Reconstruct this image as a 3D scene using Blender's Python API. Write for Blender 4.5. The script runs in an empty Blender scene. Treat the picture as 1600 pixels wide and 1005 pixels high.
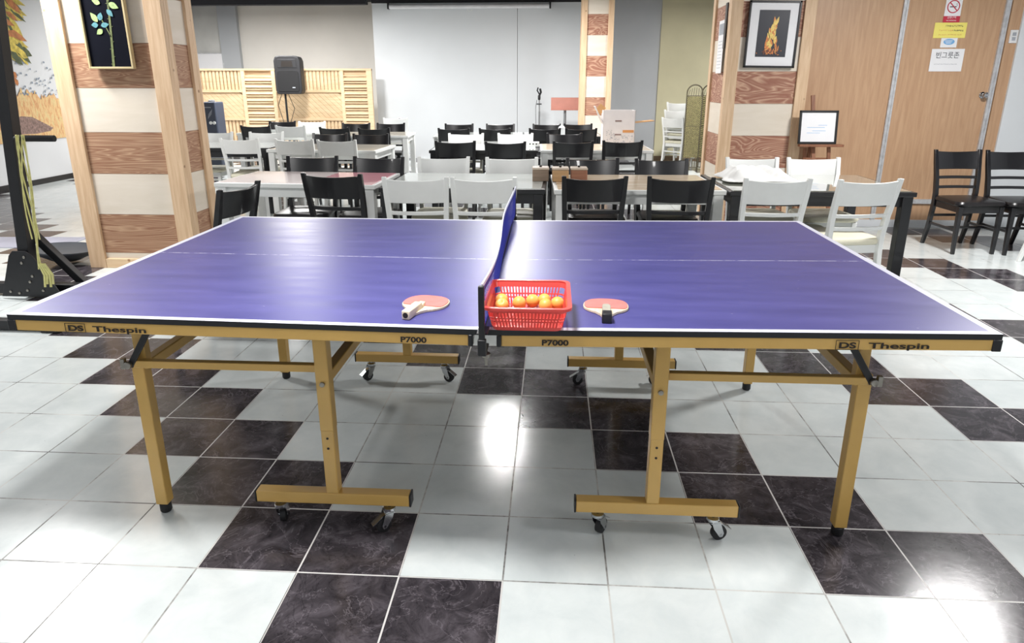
import bpy, bmesh, math, random
from mathutils import Vector, Matrix, Euler
random.seed(7)
C = bpy.context.scene.collection
R = math.radians
PI = math.pi

# ------------------------------------------------------------------ helpers
def tag(o, label=None, cat=None, group=None, kind=None):
    if label: o['label'] = label
    if cat: o['category'] = cat
    if group: o['group'] = group
    if kind: o['kind'] = kind
    return o

def thing(name, label, cat, loc=(0, 0, 0), rz=0.0, group=None, rot=None):
    o = bpy.data.objects.new(name, None)
    o.empty_display_size = .1
    C.objects.link(o)
    o.location = loc
    o.rotation_euler = rot if rot else (0, 0, rz)
    return tag(o, label, cat, group)

class MB:
    def __init__(s): s.bm = bmesh.new()
    def box(s, c, d, rot=None, mi=0):
        m = Matrix.Translation(c) @ (rot.to_4x4() if rot else Matrix.Identity(4)) @ Matrix.Diagonal((d[0], d[1], d[2], 1))
        r = bmesh.ops.create_cube(s.bm, size=1, matrix=m)
        if mi:
            for f in set(f for v in r['verts'] for f in v.link_faces): f.material_index = mi
        return s
    def span(s, a, b, mi=0):
        a, b = Vector(a), Vector(b)
        return s.box((a + b) / 2, (abs(b.x - a.x), abs(b.y - a.y), abs(b.z - a.z)), mi=mi)
    def bar(s, a, b, w, h, up=(0, 0, 1), mi=0):
        a, b = Vector(a), Vector(b); d = b - a; L = d.length; z = d.normalized()
        u = Vector(up)
        if abs(z.dot(u)) > .95: u = Vector((0, 1, 0))
        x = u.cross(z).normalized(); y = z.cross(x)
        M = Matrix((x, y, z)).transposed()
        return s.box((a + b) / 2, (w, h, L), M, mi)
    def tube(s, pts, r, n=8, closed=False, flat=1.0, caps=True, mi=0):
        pts = [Vector(p) for p in pts]; rings = []; m = len(pts)
        ref = None
        for i, p in enumerate(pts):
            a = pts[i - 1] if (i > 0 or closed) else p
            b = pts[(i + 1) % m] if (i < m - 1 or closed) else p
            t = (b - a).normalized()
            if ref is None:
                ref = Vector((0, 0, 1)) if abs(t.z) < .9 else Vector((0, 1, 0))
            x = ref.cross(t)
            if x.length < 1e-4: x = Vector((1, 0, 0)).cross(t)
            x.normalize(); y = t.cross(x).normalized(); ref = y
            rr = r[i] if isinstance(r, (list, tuple)) else r
            rings.append([s.bm.verts.new(p + x * math.cos(2 * PI * k / n) * rr + y * math.sin(2 * PI * k / n) * rr * flat) for k in range(n)])
        for i in range(m if closed else m - 1):
            A, B = rings[i], rings[(i + 1) % m]
            for k in range(n):
                f = s.bm.faces.new((A[k], A[(k + 1) % n], B[(k + 1) % n], B[k])); f.material_index = mi
        if caps and not closed:
            s.bm.faces.new(list(reversed(rings[0]))).material_index = mi
            s.bm.faces.new(rings[-1]).material_index = mi
        return s
    def lathe(s, prof, c=(0, 0, 0), n=20, M=None, mi=0):
        c = Vector(c); M = M or Matrix.Identity(3); rings = []
        for r, z in prof:
            rings.append([s.bm.verts.new(c + M @ Vector((r * math.cos(2 * PI * k / n), r * math.sin(2 * PI * k / n), z))) for k in range(n)])
        for A, B in zip(rings, rings[1:]):
            for k in range(n):
                s.bm.faces.new((A[k], A[(k + 1) % n], B[(k + 1) % n], B[k])).material_index = mi
        s.bm.faces.new(list(reversed(rings[0]))).material_index = mi
        s.bm.faces.new(rings[-1]).material_index = mi
        return s
    def prism(s, poly, z0, z1, M=None, mi=0):
        M = M or Matrix.Identity(4)
        a = [s.bm.verts.new(M @ Vector((x, y, z0))) for x, y in poly]
        b = [s.bm.verts.new(M @ Vector((x, y, z1))) for x, y in poly]
        n = len(poly)
        fs = [s.bm.faces.new(list(reversed(a))), s.bm.faces.new(b)]
        for k in range(n): fs.append(s.bm.faces.new((a[k], a[(k + 1) % n], b[(k + 1) % n], b[k])))
        for f in fs: f.material_index = mi
        return s
    def quad(s, pts, mi=0):
        f = s.bm.faces.new([s.bm.verts.new(p) for p in pts]); f.material_index = mi; return s
    def sweep(s, secs, mi=0, cap=True):
        rings = [[s.bm.verts.new(p) for p in q] for q in secs]
        n = len(rings[0])
        for A, B in zip(rings, rings[1:]):
            for k in range(n): s.bm.faces.new((A[k], A[(k + 1) % n], B[(k + 1) % n], B[k])).material_index = mi
        if cap:
            s.bm.faces.new(list(reversed(rings[0]))); s.bm.faces.new(rings[-1])
        return s
    def build(s, name, mat, parent=None, bevel=0, smooth=True, seg=2):
        bmesh.ops.recalc_face_normals(s.bm, faces=s.bm.faces[:])
        me = bpy.data.meshes.new(name); s.bm.to_mesh(me); s.bm.free()
        for m in (mat if isinstance(mat, (list, tuple)) else [mat]): me.materials.append(m)
        if smooth:
            me.polygons.foreach_set('use_smooth', [True] * len(me.polygons))
            me.set_sharp_from_angle(angle=R(35))
        o = bpy.data.objects.new(name, me); C.objects.link(o)
        if parent: o.parent = parent
        if bevel:
            b = o.modifiers.new('bevel', 'BEVEL'); b.width = bevel; b.segments = seg; b.limit_method = 'ANGLE'; b.angle_limit = R(40)
        return o

def copy_tree(o, parent=None):
    c = o.copy(); C.objects.link(c)
    if parent: c.parent = parent
    for ch in [x for x in bpy.data.objects if x.parent == o]: copy_tree(ch, c)
    return c

def struct(o):
    o['kind'] = 'structure'; return o

def text(name, body, mat, parent, loc, size, rot=(PI / 2, 0, 0), sx=1.0, bold=0.0, ext=.0004, align='LEFT', shear=0):
    cu = bpy.data.curves.new(name + '_c', 'FONT'); cu.body = body; cu.size = size
    cu.offset = bold; cu.extrude = ext; cu.align_x = align; cu.shear = shear
    t = bpy.data.objects.new('t', cu); C.objects.link(t)
    dg = bpy.context.evaluated_depsgraph_get(); dg.update()
    me = bpy.data.meshes.new_from_object(t.evaluated_get(dg), depsgraph=dg)
    bpy.data.objects.remove(t)
    me.materials.clear(); me.materials.append(mat)
    me.transform(Matrix.Translation(loc) @ Euler(rot).to_matrix().to_4x4() @ Matrix.Diagonal((sx, 1, 1, 1)))
    o = bpy.data.objects.new(name, me); C.objects.link(o); o.parent = parent
    return o

# ------------------------------------------------------------------ materials
class NT:
    def __init__(s, name):
        s.m = bpy.data.materials.new(name); s.m.use_nodes = True
        s.t = s.m.node_tree; s.b = s.t.nodes['Principled BSDF']
    def n(s, kind, **kw):
        x = s.t.nodes.new(kind)
        for k, v in kw.items():
            if k.startswith('i_'): x.inputs[k[2:].replace('_', ' ')].default_value = v
            else: setattr(x, k, v)
        return x
    def l(s, a, b): s.t.links.new(a, b)
    def math(s, op, a, b=None, clamp=False):
        x = s.n('ShaderNodeMath', operation=op, use_clamp=clamp)
        for i, v in enumerate((a, b)):
            if v is None: continue
            if isinstance(v, (int, float)): x.inputs[i].default_value = v
            else: s.l(v, x.inputs[i])
        return x.outputs[0]
    def mix(s, f, a, b, blend='MIX'):
        x = s.n('ShaderNodeMix', data_type='RGBA', blend_type=blend)
        for sock, v in ((x.inputs[0], f), (x.inputs[6], a), (x.inputs[7], b)):
            if isinstance(v, (int, float)): sock.default_value = v
            elif isinstance(v, tuple): sock.default_value = (*v, 1) if len(v) == 3 else v
            else: s.l(v, sock)
        return x.outputs[2]
    def coord(s, scale=(1, 1, 1), kind='Object'):
        tc = s.n('ShaderNodeTexCoord'); mp = s.n('ShaderNodeMapping'); mp.inputs['Scale'].default_value = scale
        s.l(tc.outputs[kind], mp.inputs[0]); return mp.outputs[0]
    def noise(s, vec, scale, detail=4, rough=.5, dist=0):
        x = s.n('ShaderNodeTexNoise'); x.inputs['Scale'].default_value = scale; x.inputs['Detail'].default_value = detail
        x.inputs['Roughness'].default_value = rough; x.inputs['Distortion'].default_value = dist
        s.l(vec, x.inputs['Vector']); return x.outputs[0]
    def ramp(s, f, stops):
        x = s.n('ShaderNodeValToRGB'); e = x.color_ramp.elements
        while len(e) < len(stops): e.new(.5)
        for q, (p, c) in zip(e, stops): q.position = p; q.color = (*c, 1) if len(c) == 3 else c
        s.l(f, x.inputs[0]); return x.outputs[0]
    def bump(s, h, strength=.2, dist=.002):
        x = s.n('ShaderNodeBump'); x.inputs['Strength'].default_value = strength; x.inputs['Distance'].default_value = dist
        s.l(h, x.inputs['Height']); s.l(x.outputs[0], s.b.inputs['Normal'])

def srgb(r, g, b):
    f = lambda c: (c / 255 / 12.92) if c / 255 <= .04045 else ((c / 255 + .055) / 1.055) ** 2.4
    return (f(r), f(g), f(b))

def plain(name, rgb, rough=.5, metal=0.0, var=.06, vscale=8, coat=0, bump=0, spec=.5):
    t = NT(name); c = srgb(*rgb); v = t.coord()
    n = t.noise(v, vscale, 4)
    lo = tuple(x * (1 - var) for x in c); hi = tuple(min(1, x * (1 + var)) for x in c)
    t.l(t.ramp(n, [(.3, lo), (.7, hi)]), t.b.inputs['Base Color'])
    t.b.inputs['Roughness'].default_value = rough; t.b.inputs['Metallic'].default_value = metal
    t.b.inputs['Coat Weight'].default_value = coat; t.b.inputs['Specular IOR Level'].default_value = spec
    if bump: t.bump(t.noise(v, vscale * 12, 3), bump, .001)
    return t.m

def wood(name, a, b, scale=(1, 1, 12), knots=None, rough=.55, dens=6, contrast=(.35, .65)):
    # grain runs along the axis with the small scale
    t = NT(name); v = t.coord(scale)
    g = t.noise(v, dens, 6, .6, .6)
    col = t.ramp(g, [(contrast[0], srgb(*a)), (contrast[1], srgb(*b))])
    if knots:
        w = t.n('ShaderNodeTexVoronoi'); w.inputs['Scale'].default_value = 5.0
        tc = t.n('ShaderNodeTexCoord'); t.l(tc.outputs['Object'], w.inputs['Vector'])
        k = t.ramp(w.outputs['Distance'], [(.035, (1, 1, 1)), (.075, (0, 0, 0))])
        col = t.mix(t.math('MULTIPLY', k, .75), col, srgb(*knots))
    t.l(col, t.b.inputs['Base Color']); t.b.inputs['Roughness'].default_value = rough
    return t.m

def plywood(name, dark, light, seed, sc=(1.6, 1.6, 6.0), rings=26.0):
    # rotary-cut veneer: contour lines of a stretched noise field
    t = NT(name); tc = t.n('ShaderNodeTexCoord'); mp = t.n('ShaderNodeMapping')
    mp.inputs['Location'].default_value = (seed, seed * 1.7, seed * .6); mp.inputs['Scale'].default_value = sc
    t.l(tc.outputs['Object'], mp.inputs[0]); v = mp.outputs[0]
    h = t.noise(v, 1.3, 2.5, .5, .9)
    ph = t.math('FRACT', t.math('MULTIPLY', h, rings))
    line = t.ramp(ph, [(0, (1, 1, 1)), (.22, (.25, .25, .25)), (.6, (0, 0, 0)), (1, (.9, .9, .9))])
    fine = t.noise(t.coord((2, 2, 60)), 6, 4)
    col = t.mix(line, srgb(*dark), srgb(*light))
    col = t.mix(t.math('MULTIPLY', fine, .35), col, srgb(*[int(c * .75) for c in dark]))
    t.l(col, t.b.inputs['Base Color']); t.b.inputs['Roughness'].default_value = .6
    return t.m

M = {}
M['black'] = plain('black_lacquer', (26, 26, 29), .28, var=.15, coat=.2)
M['black_seat'] = plain('black_vinyl', (28, 26, 28), .32, var=.2, vscale=20, bump=.15)
M['white'] = plain('white_paint', (232, 234, 232), .4, var=.03)
M['white2'] = plain('aged_white_paint', (218, 216, 208), .45, var=.04)
M['cream'] = plain('cream_vinyl', (226, 222, 200), .5, var=.05, vscale=14)
M['gold'] = plain('gold_paint', (204, 164, 90), .38, var=.05, coat=.1)
M['blackplastic'] = plain('black_plastic', (18, 18, 22), .4, var=.1)
M['chrome'] = plain('chrome', (200, 202, 205), .18, 1.0, var=.05)
M['rubberwheel'] = plain('black_wheel_rubber', (28, 28, 30), .6)
M['steelbolt'] = plain('zinc_bolt', (150, 146, 138), .35, .9)
M['ceil'] = plain('black_ceiling_paint', (40, 39, 44), .85)
M['wallgrey'] = plain('grey_wall_paint', (208, 210, 212), .8, var=.03, vscale=1.5)
M['wallcream'] = plain('cream_wall_paint', (236, 233, 226), .8, var=.04, vscale=1.2)
M['wallwhite'] = plain('white_wall_paint', (222, 226, 229), .55, var=.02, vscale=1.5)
M['wallolive'] = plain('olive_wall_paint', (206, 200, 168), .8, var=.07, vscale=1.6)
M['wallblue'] = plain('blue_grey_wall_paint', (182, 186, 190), .75, var=.04, vscale=1.4)
M['walltop'] = plain('plaster_wall', (206, 206, 202), .8, var=.08, vscale=3)
M['base'] = plain('black_baseboard', (30, 30, 32), .5)
M['basebrown'] = plain('brown_baseboard', (112, 92, 72), .6, var=.3, vscale=10)
M['alu'] = plain('aluminium_profile', (205, 206, 208), .4, .35, var=.15, vscale=25)
M['red'] = plain('red_plastic', (224, 74, 68), .35, var=.04)
M['orange'] = plain('orange_celluloid', (255, 182, 92), .4, var=.05, vscale=30)
M['redrubber'] = plain('faded_red_rubber', (214, 124, 118), .55, var=.08, vscale=40)
M['plywoodlight'] = wood('light_paddle_wood', (226, 208, 172), (240, 226, 200), (10, 1, 1), dens=10)
M['handlegrey'] = plain('grey_worn_cork', (168, 164, 150), .6, var=.12, vscale=40)
M['netblue'] = plain('blue_net_thread', (40, 48, 150), .7)
M['nettape'] = plain('white_net_tape', (224, 226, 240), .7)
M['paper'] = plain('white_paper', (240, 240, 242), .6, var=.01)
M['yellowpaper'] = plain('yellow_paper', (246, 232, 120), .6, var=.03)
M['redink'] = plain('red_ink', (196, 48, 70), .6)
M['ink'] = plain('dark_ink', (60, 60, 70), .7)
M['greyink'] = plain('grey_ink', (168, 172, 180), .7)
M['blueink'] = plain('light_blue_ink', (120, 176, 226), .6)
M['darkink'] = plain('black_print', (30, 22, 16), .6)
M['pine'] = wood('pine_stud', (208, 174, 138), (226, 196, 162), (14, 14, 1), knots=(120, 76, 48), dens=3)
M['pinelight'] = wood('pale_pine', (216, 184, 146), (230, 202, 166), (1, 14, 14), knots=(150, 96, 60), dens=3)
M['creamboard'] = wood('cream_plywood', (222, 211, 194), (231, 221, 207), (1, 1, 6), dens=1.5)
M['veneerA'] = plywood('brown_veneer', (156, 112, 86), (206, 170, 138), 3.3, (.55, .55, 9.0), 22.0)
M['veneerB'] = plywood('reddish_veneer', (156, 102, 82), (214, 176, 148), 9.1, (1.15, 1.15, 4.2), 17.0)
M['lattice'] = wood('fence_pine', (200, 170, 132), (218, 192, 156), (1, 8, 8), dens=3)
M['laminate'] = wood('brown_laminate', (186, 148, 115), (200, 163, 129), (9, 9, .7), knots=None, dens=4, rough=.42)
M['easelwood'] = wood('brown_easel_wood', (128, 84, 60), (150, 100, 72), (12, 12, 1), dens=4)
M['rackblack'] = plain('black_powder_coat', (22, 23, 27), .45, var=.15, vscale=30)
M['foam'] = plain('black_foam_grip', (30, 30, 32), .8, bump=.3)
M['band'] = plain('yellow_green_elastic', (212, 208, 140), .6, var=.15, vscale=30)
M['wallbox'] = plain('switch_plastic', (232, 232, 232), .4)
M['speaker'] = plain('speaker_cabinet', (40, 40, 43), .6, bump=.2, vscale=20)
M['grille'] = plain('speaker_grille', (24, 24, 26), .7, bump=.5, vscale=60)
M['heater'] = plain('slate_blue_metal', (58, 66, 82), .4)
M['lectern'] = plain('salmon_panel', (196, 130, 114), .5)
M['greymetal'] = plain('grey_metal', (150, 152, 155), .4, .5)
M['carton'] = plain('kraft_cardboard', (206, 158, 104), .8, var=.06)
M['cartonprint'] = plain('printed_white_cardboard', (226, 222, 222), .6, var=.03, vscale=12)
M['brownprint'] = plain('brown_print', (140, 116, 112), .7)
M['orangeprint'] = plain('orange_print', (216, 152, 92), .7)
M['rattan'] = None
M['canvas'] = plain('black_canvas', (16, 18, 28), .95, spec=.1)
M['frameoak'] = plain('pale_oak_frame', (204, 186, 142), .5)
M['frameblack'] = plain('black_frame', (22, 22, 24), .35)
M['leafA'] = plain('pale_green_paint', (168, 196, 128), .6, var=.25, vscale=60)
M['leafB'] = plain('teal_paint', (92, 150, 160), .6, var=.25, vscale=60)
M['stem'] = plain('olive_stem_paint', (112, 122, 76), .6, var=.3, vscale=60)
M['photodark'] = plain('night_photo', (42, 44, 54), .4)
M['flameA'] = plain('flame_yellow', (244, 206, 112), .4, var=.2, vscale=60)
M['flameB'] = plain('flame_orange', (222, 138, 70), .4, var=.3, vscale=60)
M['flameC'] = plain('ember_brown', (128, 72, 50), .4, var=.4, vscale=60)
M['towel'] = plain('white_towel', (240, 240, 238), .9, var=.03, bump=.3, vscale=15)
M['disc'] = plain('grey_plastic_disc', (62, 66, 72), .5)
M['mat'] = plain('lavender_mat', (176, 176, 190), .6, var=.15, vscale=4)
M['boxA'] = wood('grey_brown_box', (122, 104, 88), (140, 120, 102), (1, 1, 8))
M['boxB'] = wood('tan_box', (172, 136, 94), (190, 154, 112), (1, 1, 8))
M['boxC'] = wood('red_brown_box', (132, 88, 68), (152, 106, 82), (1, 1, 8))
M['boxlid'] = plain('beige_box_lid', (196, 180, 162), .5)
M['screencase'] = plain('screen_housing', (226, 226, 230), .4)
M['bottle'] = plain('white_bottle', (232, 234, 236), .35)
M['muralleaf'] = plain('mural_gold_leaves', (196, 176, 76), .7, var=.35, vscale=18)
M['muralgreen'] = plain('mural_dark_green', (74, 84, 50), .7, var=.4, vscale=18)
M['muralorange'] = plain('mural_rust', (178, 112, 62), .7, var=.35, vscale=18)
M['muralrock'] = plain('mural_rock', (132, 108, 100), .7, var=.45, vscale=30)
M['muralblue'] = plain('mural_dots', (124, 136, 150), .7)

def glass_top(name, a, b, pos):
    t = NT(name); v = t.coord()
    sx = t.n('ShaderNodeSeparateXYZ'); t.l(v, sx.inputs[0])
    n = t.noise(t.coord((2, 10, 1)), 3, 4)
    f = t.math('GREATER_THAN', t.math('ADD', sx.outputs[0], t.math('MULTIPLY', n, .05)), pos)
    col = t.mix(f, srgb(*a), srgb(*b))
    t.l(col, t.b.inputs['Base Color']); t.b.inputs['Roughness'].default_value = .12; t.b.inputs['Coat Weight'].default_value = .5
    return t.m
M['topwood'] = wood('wood_print_top', (206, 184, 156), (232, 216, 194), (1, 6, 1), dens=4, rough=.15)
M['topwhite'] = plain('white_glass_top', (226, 232, 228), .1, var=.02, coat=.6)
M['topblack'] = plain('grey_green_glass_top', (150, 152, 140), .06, var=.2, coat=1.0, vscale=3)
M['topred'] = glass_top('red_runner_print', (246, 234, 232), (236, 172, 182), .13)
M['topgrey'] = wood('grey_wood_top', (186, 180, 166), (206, 200, 186), (1, 8, 1), dens=4, rough=.15)

def rattan():
    t = NT('woven_rattan'); v = t.coord((1, 1, 1))
    w = t.n('ShaderNodeTexWave'); w.wave_type = 'BANDS'; w.bands_direction = 'DIAGONAL'; w.inputs['Scale'].default_value = 22; w.inputs['Distortion'].default_value = 3; w.inputs['Detail Scale'].default_value = 4
    t.l(v, w.inputs['Vector'])
    t.l(t.ramp(w.outputs['Color'], [(.2, srgb(48, 44, 26)), (.75, srgb(150, 142, 96))]), t.b.inputs['Base Color'])
    t.b.inputs['Roughness'].default_value = .7; t.bump(w.outputs['Color'], .6, .01); return t.m
M['rattan'] = rattan()
M['rattandark'] = plain('dark_cane', (72, 66, 48), .7, var=.3, vscale=30)

TILE = .3071
def floor_mat():
    t = NT('checker_ceramic_tile'); tc = t.n('ShaderNodeTexCoord'); sp = t.n('ShaderNodeSeparateXYZ'); t.l(tc.outputs['Object'], sp.inputs[0])
    X = t.math('DIVIDE', sp.outputs[0], TILE); Y = t.math('DIVIDE', sp.outputs[1], TILE)
    ix = t.math('FLOOR', X); iy = t.math('FLOOR', Y)
    fx = t.math('SUBTRACT', X, ix); fy = t.math('SUBTRACT', Y, iy)
    k = t.math('FLOORED_MODULO', t.math('ADD', ix, iy), 6.0)
    blk = t.math('MULTIPLY', t.math('GREATER_THAN', k, 2.5), t.math('LESS_THAN', k, 4.5))
    # distance to the nearest joint
    ex = t.math('MINIMUM', fx, t.math('SUBTRACT', 1.0, fx)); ey = t.math('MINIMUM', fy, t.math('SUBTRACT', 1.0, fy))
    e = t.math('MINIMUM', ex, ey)
    grout = t.math('LESS_THAN', e, .0085)
    v = tc.outputs['Object']
    # per-tile value
    cb = t.n('ShaderNodeCombineXYZ'); t.l(ix, cb.inputs[0]); t.l(iy, cb.inputs[1])
    wn = t.n('ShaderNodeTexWhiteNoise'); t.l(cb.outputs[0], wn.inputs['Vector'])
    cell = wn.outputs['Value']
    off = t.n('ShaderNodeVectorMath', operation='MULTIPLY_ADD'); t.l(cb.outputs[0], off.inputs[0]); off.inputs[1].default_value = (3.7, 5.1, 0); t.l(v, off.inputs[2])
    nv = off.outputs[0]
    n1 = t.noise(nv, 7, 8, .62, .4)
    whitec = t.ramp(n1, [(.3, srgb(204, 211, 211)), (.7, srgb(222, 227, 226))])
    whitec = t.mix(t.math('MULTIPLY', cell, .25), whitec, srgb(190, 200, 202))
    n2 = t.noise(nv, 9, 9, .68, .9)
    blackc = t.ramp(n2, [(.3, srgb(36, 33, 37)), (.5, srgb(62, 58, 62)), (.72, srgb(98, 92, 98))])
    # veins: thin contours of a warped noise
    n3 = t.noise(nv, 5.5, 5, .6, 1.4)
    vein = t.math('ABSOLUTE', t.math('SUBTRACT', n3, .5))
    vm = t.ramp(vein, [(0, (1, 1, 1)), (.012, (0, 0, 0))])
    n4 = t.noise(nv, 3.2, 2)
    blackc = t.mix(t.math('MULTIPLY', vm, t.math('MULTIPLY', n4, .55)), blackc, srgb(150, 142, 150))
    n5 = t.noise(nv, 4.2, 5, .6, 1.8)
    vd = t.ramp(t.math('ABSOLUTE', t.math('SUBTRACT', n5, .48)), [(0, (1, 1, 1)), (.01, (0, 0, 0))])
    blackc = t.mix(t.math('MULTIPLY', vd, .5), blackc, srgb(18, 16, 20))
    col = t.mix(blk, whitec, blackc)
    g1 = t.noise(v, 2.2, 6, .7)
    gw = t.ramp(g1, [(.42, srgb(96, 96, 94)), (.56, srgb(196, 196, 192))])
    gcol = t.mix(blk, gw, srgb(206, 204, 202))
    col = t.mix(grout, col, gcol)
    # small specks of dirt
    sp2 = t.n('ShaderNodeTexVoronoi'); sp2.inputs['Scale'].default_value = 9; t.l(v, sp2.inputs['Vector'])
    spk = t.math('MULTIPLY', t.math('LESS_THAN', sp2.outputs['Distance'], .022), .5)
    col = t.mix(spk, col, srgb(110, 108, 104))
    t.l(col, t.b.inputs['Base Color'])
    rgh = t.math('ADD', t.math('MULTIPLY', grout, .4), t.math('ADD', .13, t.math('MULTIPLY', n1, .07)))
    t.l(rgh, t.b.inputs['Roughness'])
    t.b.inputs['Specular IOR Level'].default_value = .4
    hb = t.math('ADD', t.math('MULTIPLY', t.math('MULTIPLY', grout, -1.0), 1.0), t.math('MULTIPLY', t.noise(v, 45, 3), .35))
    t.bump(hb, .35, .0012)
    return t.m
M['floor'] = floor_mat()

def table_blue():
    t = NT('violet_blue_playing_surface'); v = t.coord((1, 6, 1))
    n = t.noise(v, 3, 7, .65); n2 = t.noise(t.coord((1, 1, 1)), 1.6, 4)
    col = t.ramp(n, [(.3, srgb(66, 66, 128)), (.7, srgb(84, 82, 148))])
    col = t.mix(t.math('MULTIPLY', n2, .25), col, srgb(104, 102, 162))
    scr = t.n('ShaderNodeTexVoronoi'); scr.inputs['Scale'].default_value = 6; t.l(t.coord((1, 4, 1)), scr.inputs['Vector'])
    col = t.mix(t.math('MULTIPLY', t.math('LESS_THAN', scr.outputs['Distance'], .022), .7), col, srgb(190, 190, 214))
    t.l(col, t.b.inputs['Base Color'])
    r = t.math('ADD', .30, t.math('MULTIPLY', n, .16)); t.l(r, t.b.inputs['Roughness'])
    t.b.inputs['Specular IOR Level'].default_value = .5
    t.bump(n, .08, .002)
    return t.m
M['blue'] = table_blue()
def worn_line():
    t = NT('worn_centre_line'); n = t.noise(t.coord((3, 1, 1)), 7, 5, .7)
    t.l(t.ramp(n, [(.42, srgb(98, 92, 158)), (.55, srgb(206, 206, 226))]), t.b.inputs['Base Color']); t.b.inputs['Roughness'].default_value = .4
    return t.m
M['centreline'] = worn_line()
M['whiteline'] = plain('white_border_line', (226, 228, 244), .35, var=.03, vscale=20)

def grass_field():
    t = NT('mural_autumn_field'); v = t.coord((1, 1.2, .35)); n = t.noise(v, 22, 8, .7, .5)
    t.l(t.ramp(n, [(.3, srgb(150, 116, 76)), (.45, srgb(206, 156, 108)), (.55, srgb(216, 190, 138)), (.72, srgb(158, 156, 108))]), t.b.inputs['Base Color'])
    t.b.inputs['Roughness'].default_value = .8; return t.m
M['field'] = grass_field()

# ------------------------------------------------------------------ camera
cam = bpy.data.cameras.new('camera'); co = bpy.data.objects.new('camera', cam); C.objects.link(co)
cam.sensor_width = 36; cam.lens = 1055.56 / 1600 * 36; cam.shift_y = -.0284
co.location = (.1241, -1.6341, 1.3936); co.rotation_euler = (PI / 2 - .3013, 0, .0591)
cam.clip_start = .05
bpy.context.scene.camera = co
vs = bpy.context.scene.view_settings
vs.view_transform = 'Standard'; vs.look = 'None'; vs.gamma = 1; vs.exposure = 0.5

# ------------------------------------------------------------------ room shell
CEIL = 2.9
struct(MB().span((-7.3, -4.5, -.05), (8.5, 12.7, 0)).build('floor', M['floor'], smooth=False))
struct(MB().span((-7.3, -1.5, CEIL), (8.5, 12.7, CEIL + .1)).build('ceiling', M['ceil'], smooth=False))
struct(MB().span((-7.3, -4.5, 0), (-7.2, 12.7, CEIL)).build('wall_left', M['wallgrey'], smooth=False))
struct(MB().span((-7.2, -4.5, 0), (-7.185, 12.5, .075)).build('baseboard_left', M['base'], smooth=False))
struct(MB().span((-7.2, 12.5, 0), (-3.2, 12.6, CEIL)).build('wall_back', M['wallcream'], smooth=False))
struct(MB().span((-7.18, 12.47, 0), (-6.57, 12.5, CEIL)).build('wall_back_plaster', M['walltop'], smooth=False))
struct(MB().span((-6.56, 12.40, 0), (-6.18, 12.5, CEIL)).build('trim_1', M['wallblue'], smooth=False))
w = MB().span((-3.2, 11.45, 0), (-.555, 12.6, 2.77)).span((-.548, 11.45, 0), (1.13, 12.6, 2.77))
struct(w.build('wall_partition', M['wallwhite'], smooth=False))
struct(MB().span((-3.2, 11.42, 2.765), (1.13, 12.6, CEIL)).build('trim_2', M['ceil'], smooth=False))
struct(MB().span((-7.2, 11.0, 2.71), (-3.2, 11.18, CEIL)).build('trim_3', M['ceil'], smooth=False))
struct(MB().span((1.13, 11.3, 0), (2.0, 12.6, CEIL)).build('wall_back_right', M['wallblue'], smooth=False))
struct(MB().span((2.0, 11.26, 0), (8.5, 12.6, CEIL)).build('wall_back_olive', M['wallolive'], smooth=False))
struct(MB().span((2.0, 11.24, 0), (8.5, 11.26, .09)).build('baseboard_back', M['basebrown'], smooth=False))
# wood-laminate wall with a door, on the right
WY = 5.3
struct(MB().span((2.45, WY, .075), (3.325, WY + .1, CEIL)).span((4.30, WY, .075), (4.40, WY + .1, CEIL)).build('wall_right', M['laminate'], smooth=False))
struct(MB().span((4.40, WY - .02, 0), (8.5, WY + .1, CEIL)).build('wall_right_white', M['wallwhite'], smooth=False))
struct(MB().span((2.45, WY - .015, 0), (4.40, WY + .1, .075)).build('baseboard_right', M['wallwhite'], smooth=False))
tr = MB()
for x in (3.348, 4.255): tr.span((x - .022, WY - .02, .075), (x - .006, WY + .1, CEIL)); tr.span((x + .006, WY - .02, .075), (x + .022, WY + .1, CEIL)); tr.span((x - .006, WY - .012, .075), (x + .006, WY + .1, CEIL))
struct(tr.build('trim_4', M['alu'], smooth=False))
struct(MB().span((2.49, WY - .02, .24), (3.326, WY - .001, .285)).span((3.37, WY - .02, .24), (4.233, WY - .001, .285)).build('trim_5', M['alu'], smooth=False))
d = struct(MB().span((3.37, WY + .002, .075), (4.233, WY + .06, CEIL)).build('door_1', M['laminate'], smooth=False))
h = MB(); Rx = Matrix.Rotation(PI / 2, 3, 'X')
h.lathe([(.03, 0), (.03, .008), (.012, .012), (.012, .04), (.024, .045), (.027, .06), (.02, .072), (.004, .075)], (4.185, WY, 1.28), M=Rx)
h.build('door_handle', M['chrome'], d)

# ------------------------------------------------------------------ lights
LIGHTS = [(-.4, -.1, 58), (-.4, 5.6, 60), (3.3, 2.8, 84), (-3.9, 2.8, 78), (-3.9, 8.9, 102), (-.4, 8.6, 78), (2.9, 8.3, 100), (-6.2, 9.8, 40), (-4.8, 10.3, 36), (3.3, -.8, 34), (-5.2, -.4, 28)]  # rear-right and both stage-side entries are added fill for the dim back walls
for i, (x, y, p) in enumerate(LIGHTS):
    L = bpy.data.lights.new('ceiling_and_fill_lamp', 'AREA'); L.shape = 'SQUARE'; L.size = .26 if (x, y) == (-.4, 5.6) else .42; L.energy = p; L.color = (1, .985, .97)
    lo = bpy.data.objects.new('ceiling_and_fill_lamp', L); C.objects.link(lo); lo.location = (x, y, 2.70)
wd = bpy.data.worlds.new('world'); bpy.context.scene.world = wd; wd.use_nodes = True
wd.node_tree.nodes['Background'].inputs[0].default_value = (.93, .96, 1, 1); wd.node_tree.nodes['Background'].inputs[1].default_value = .40

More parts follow.
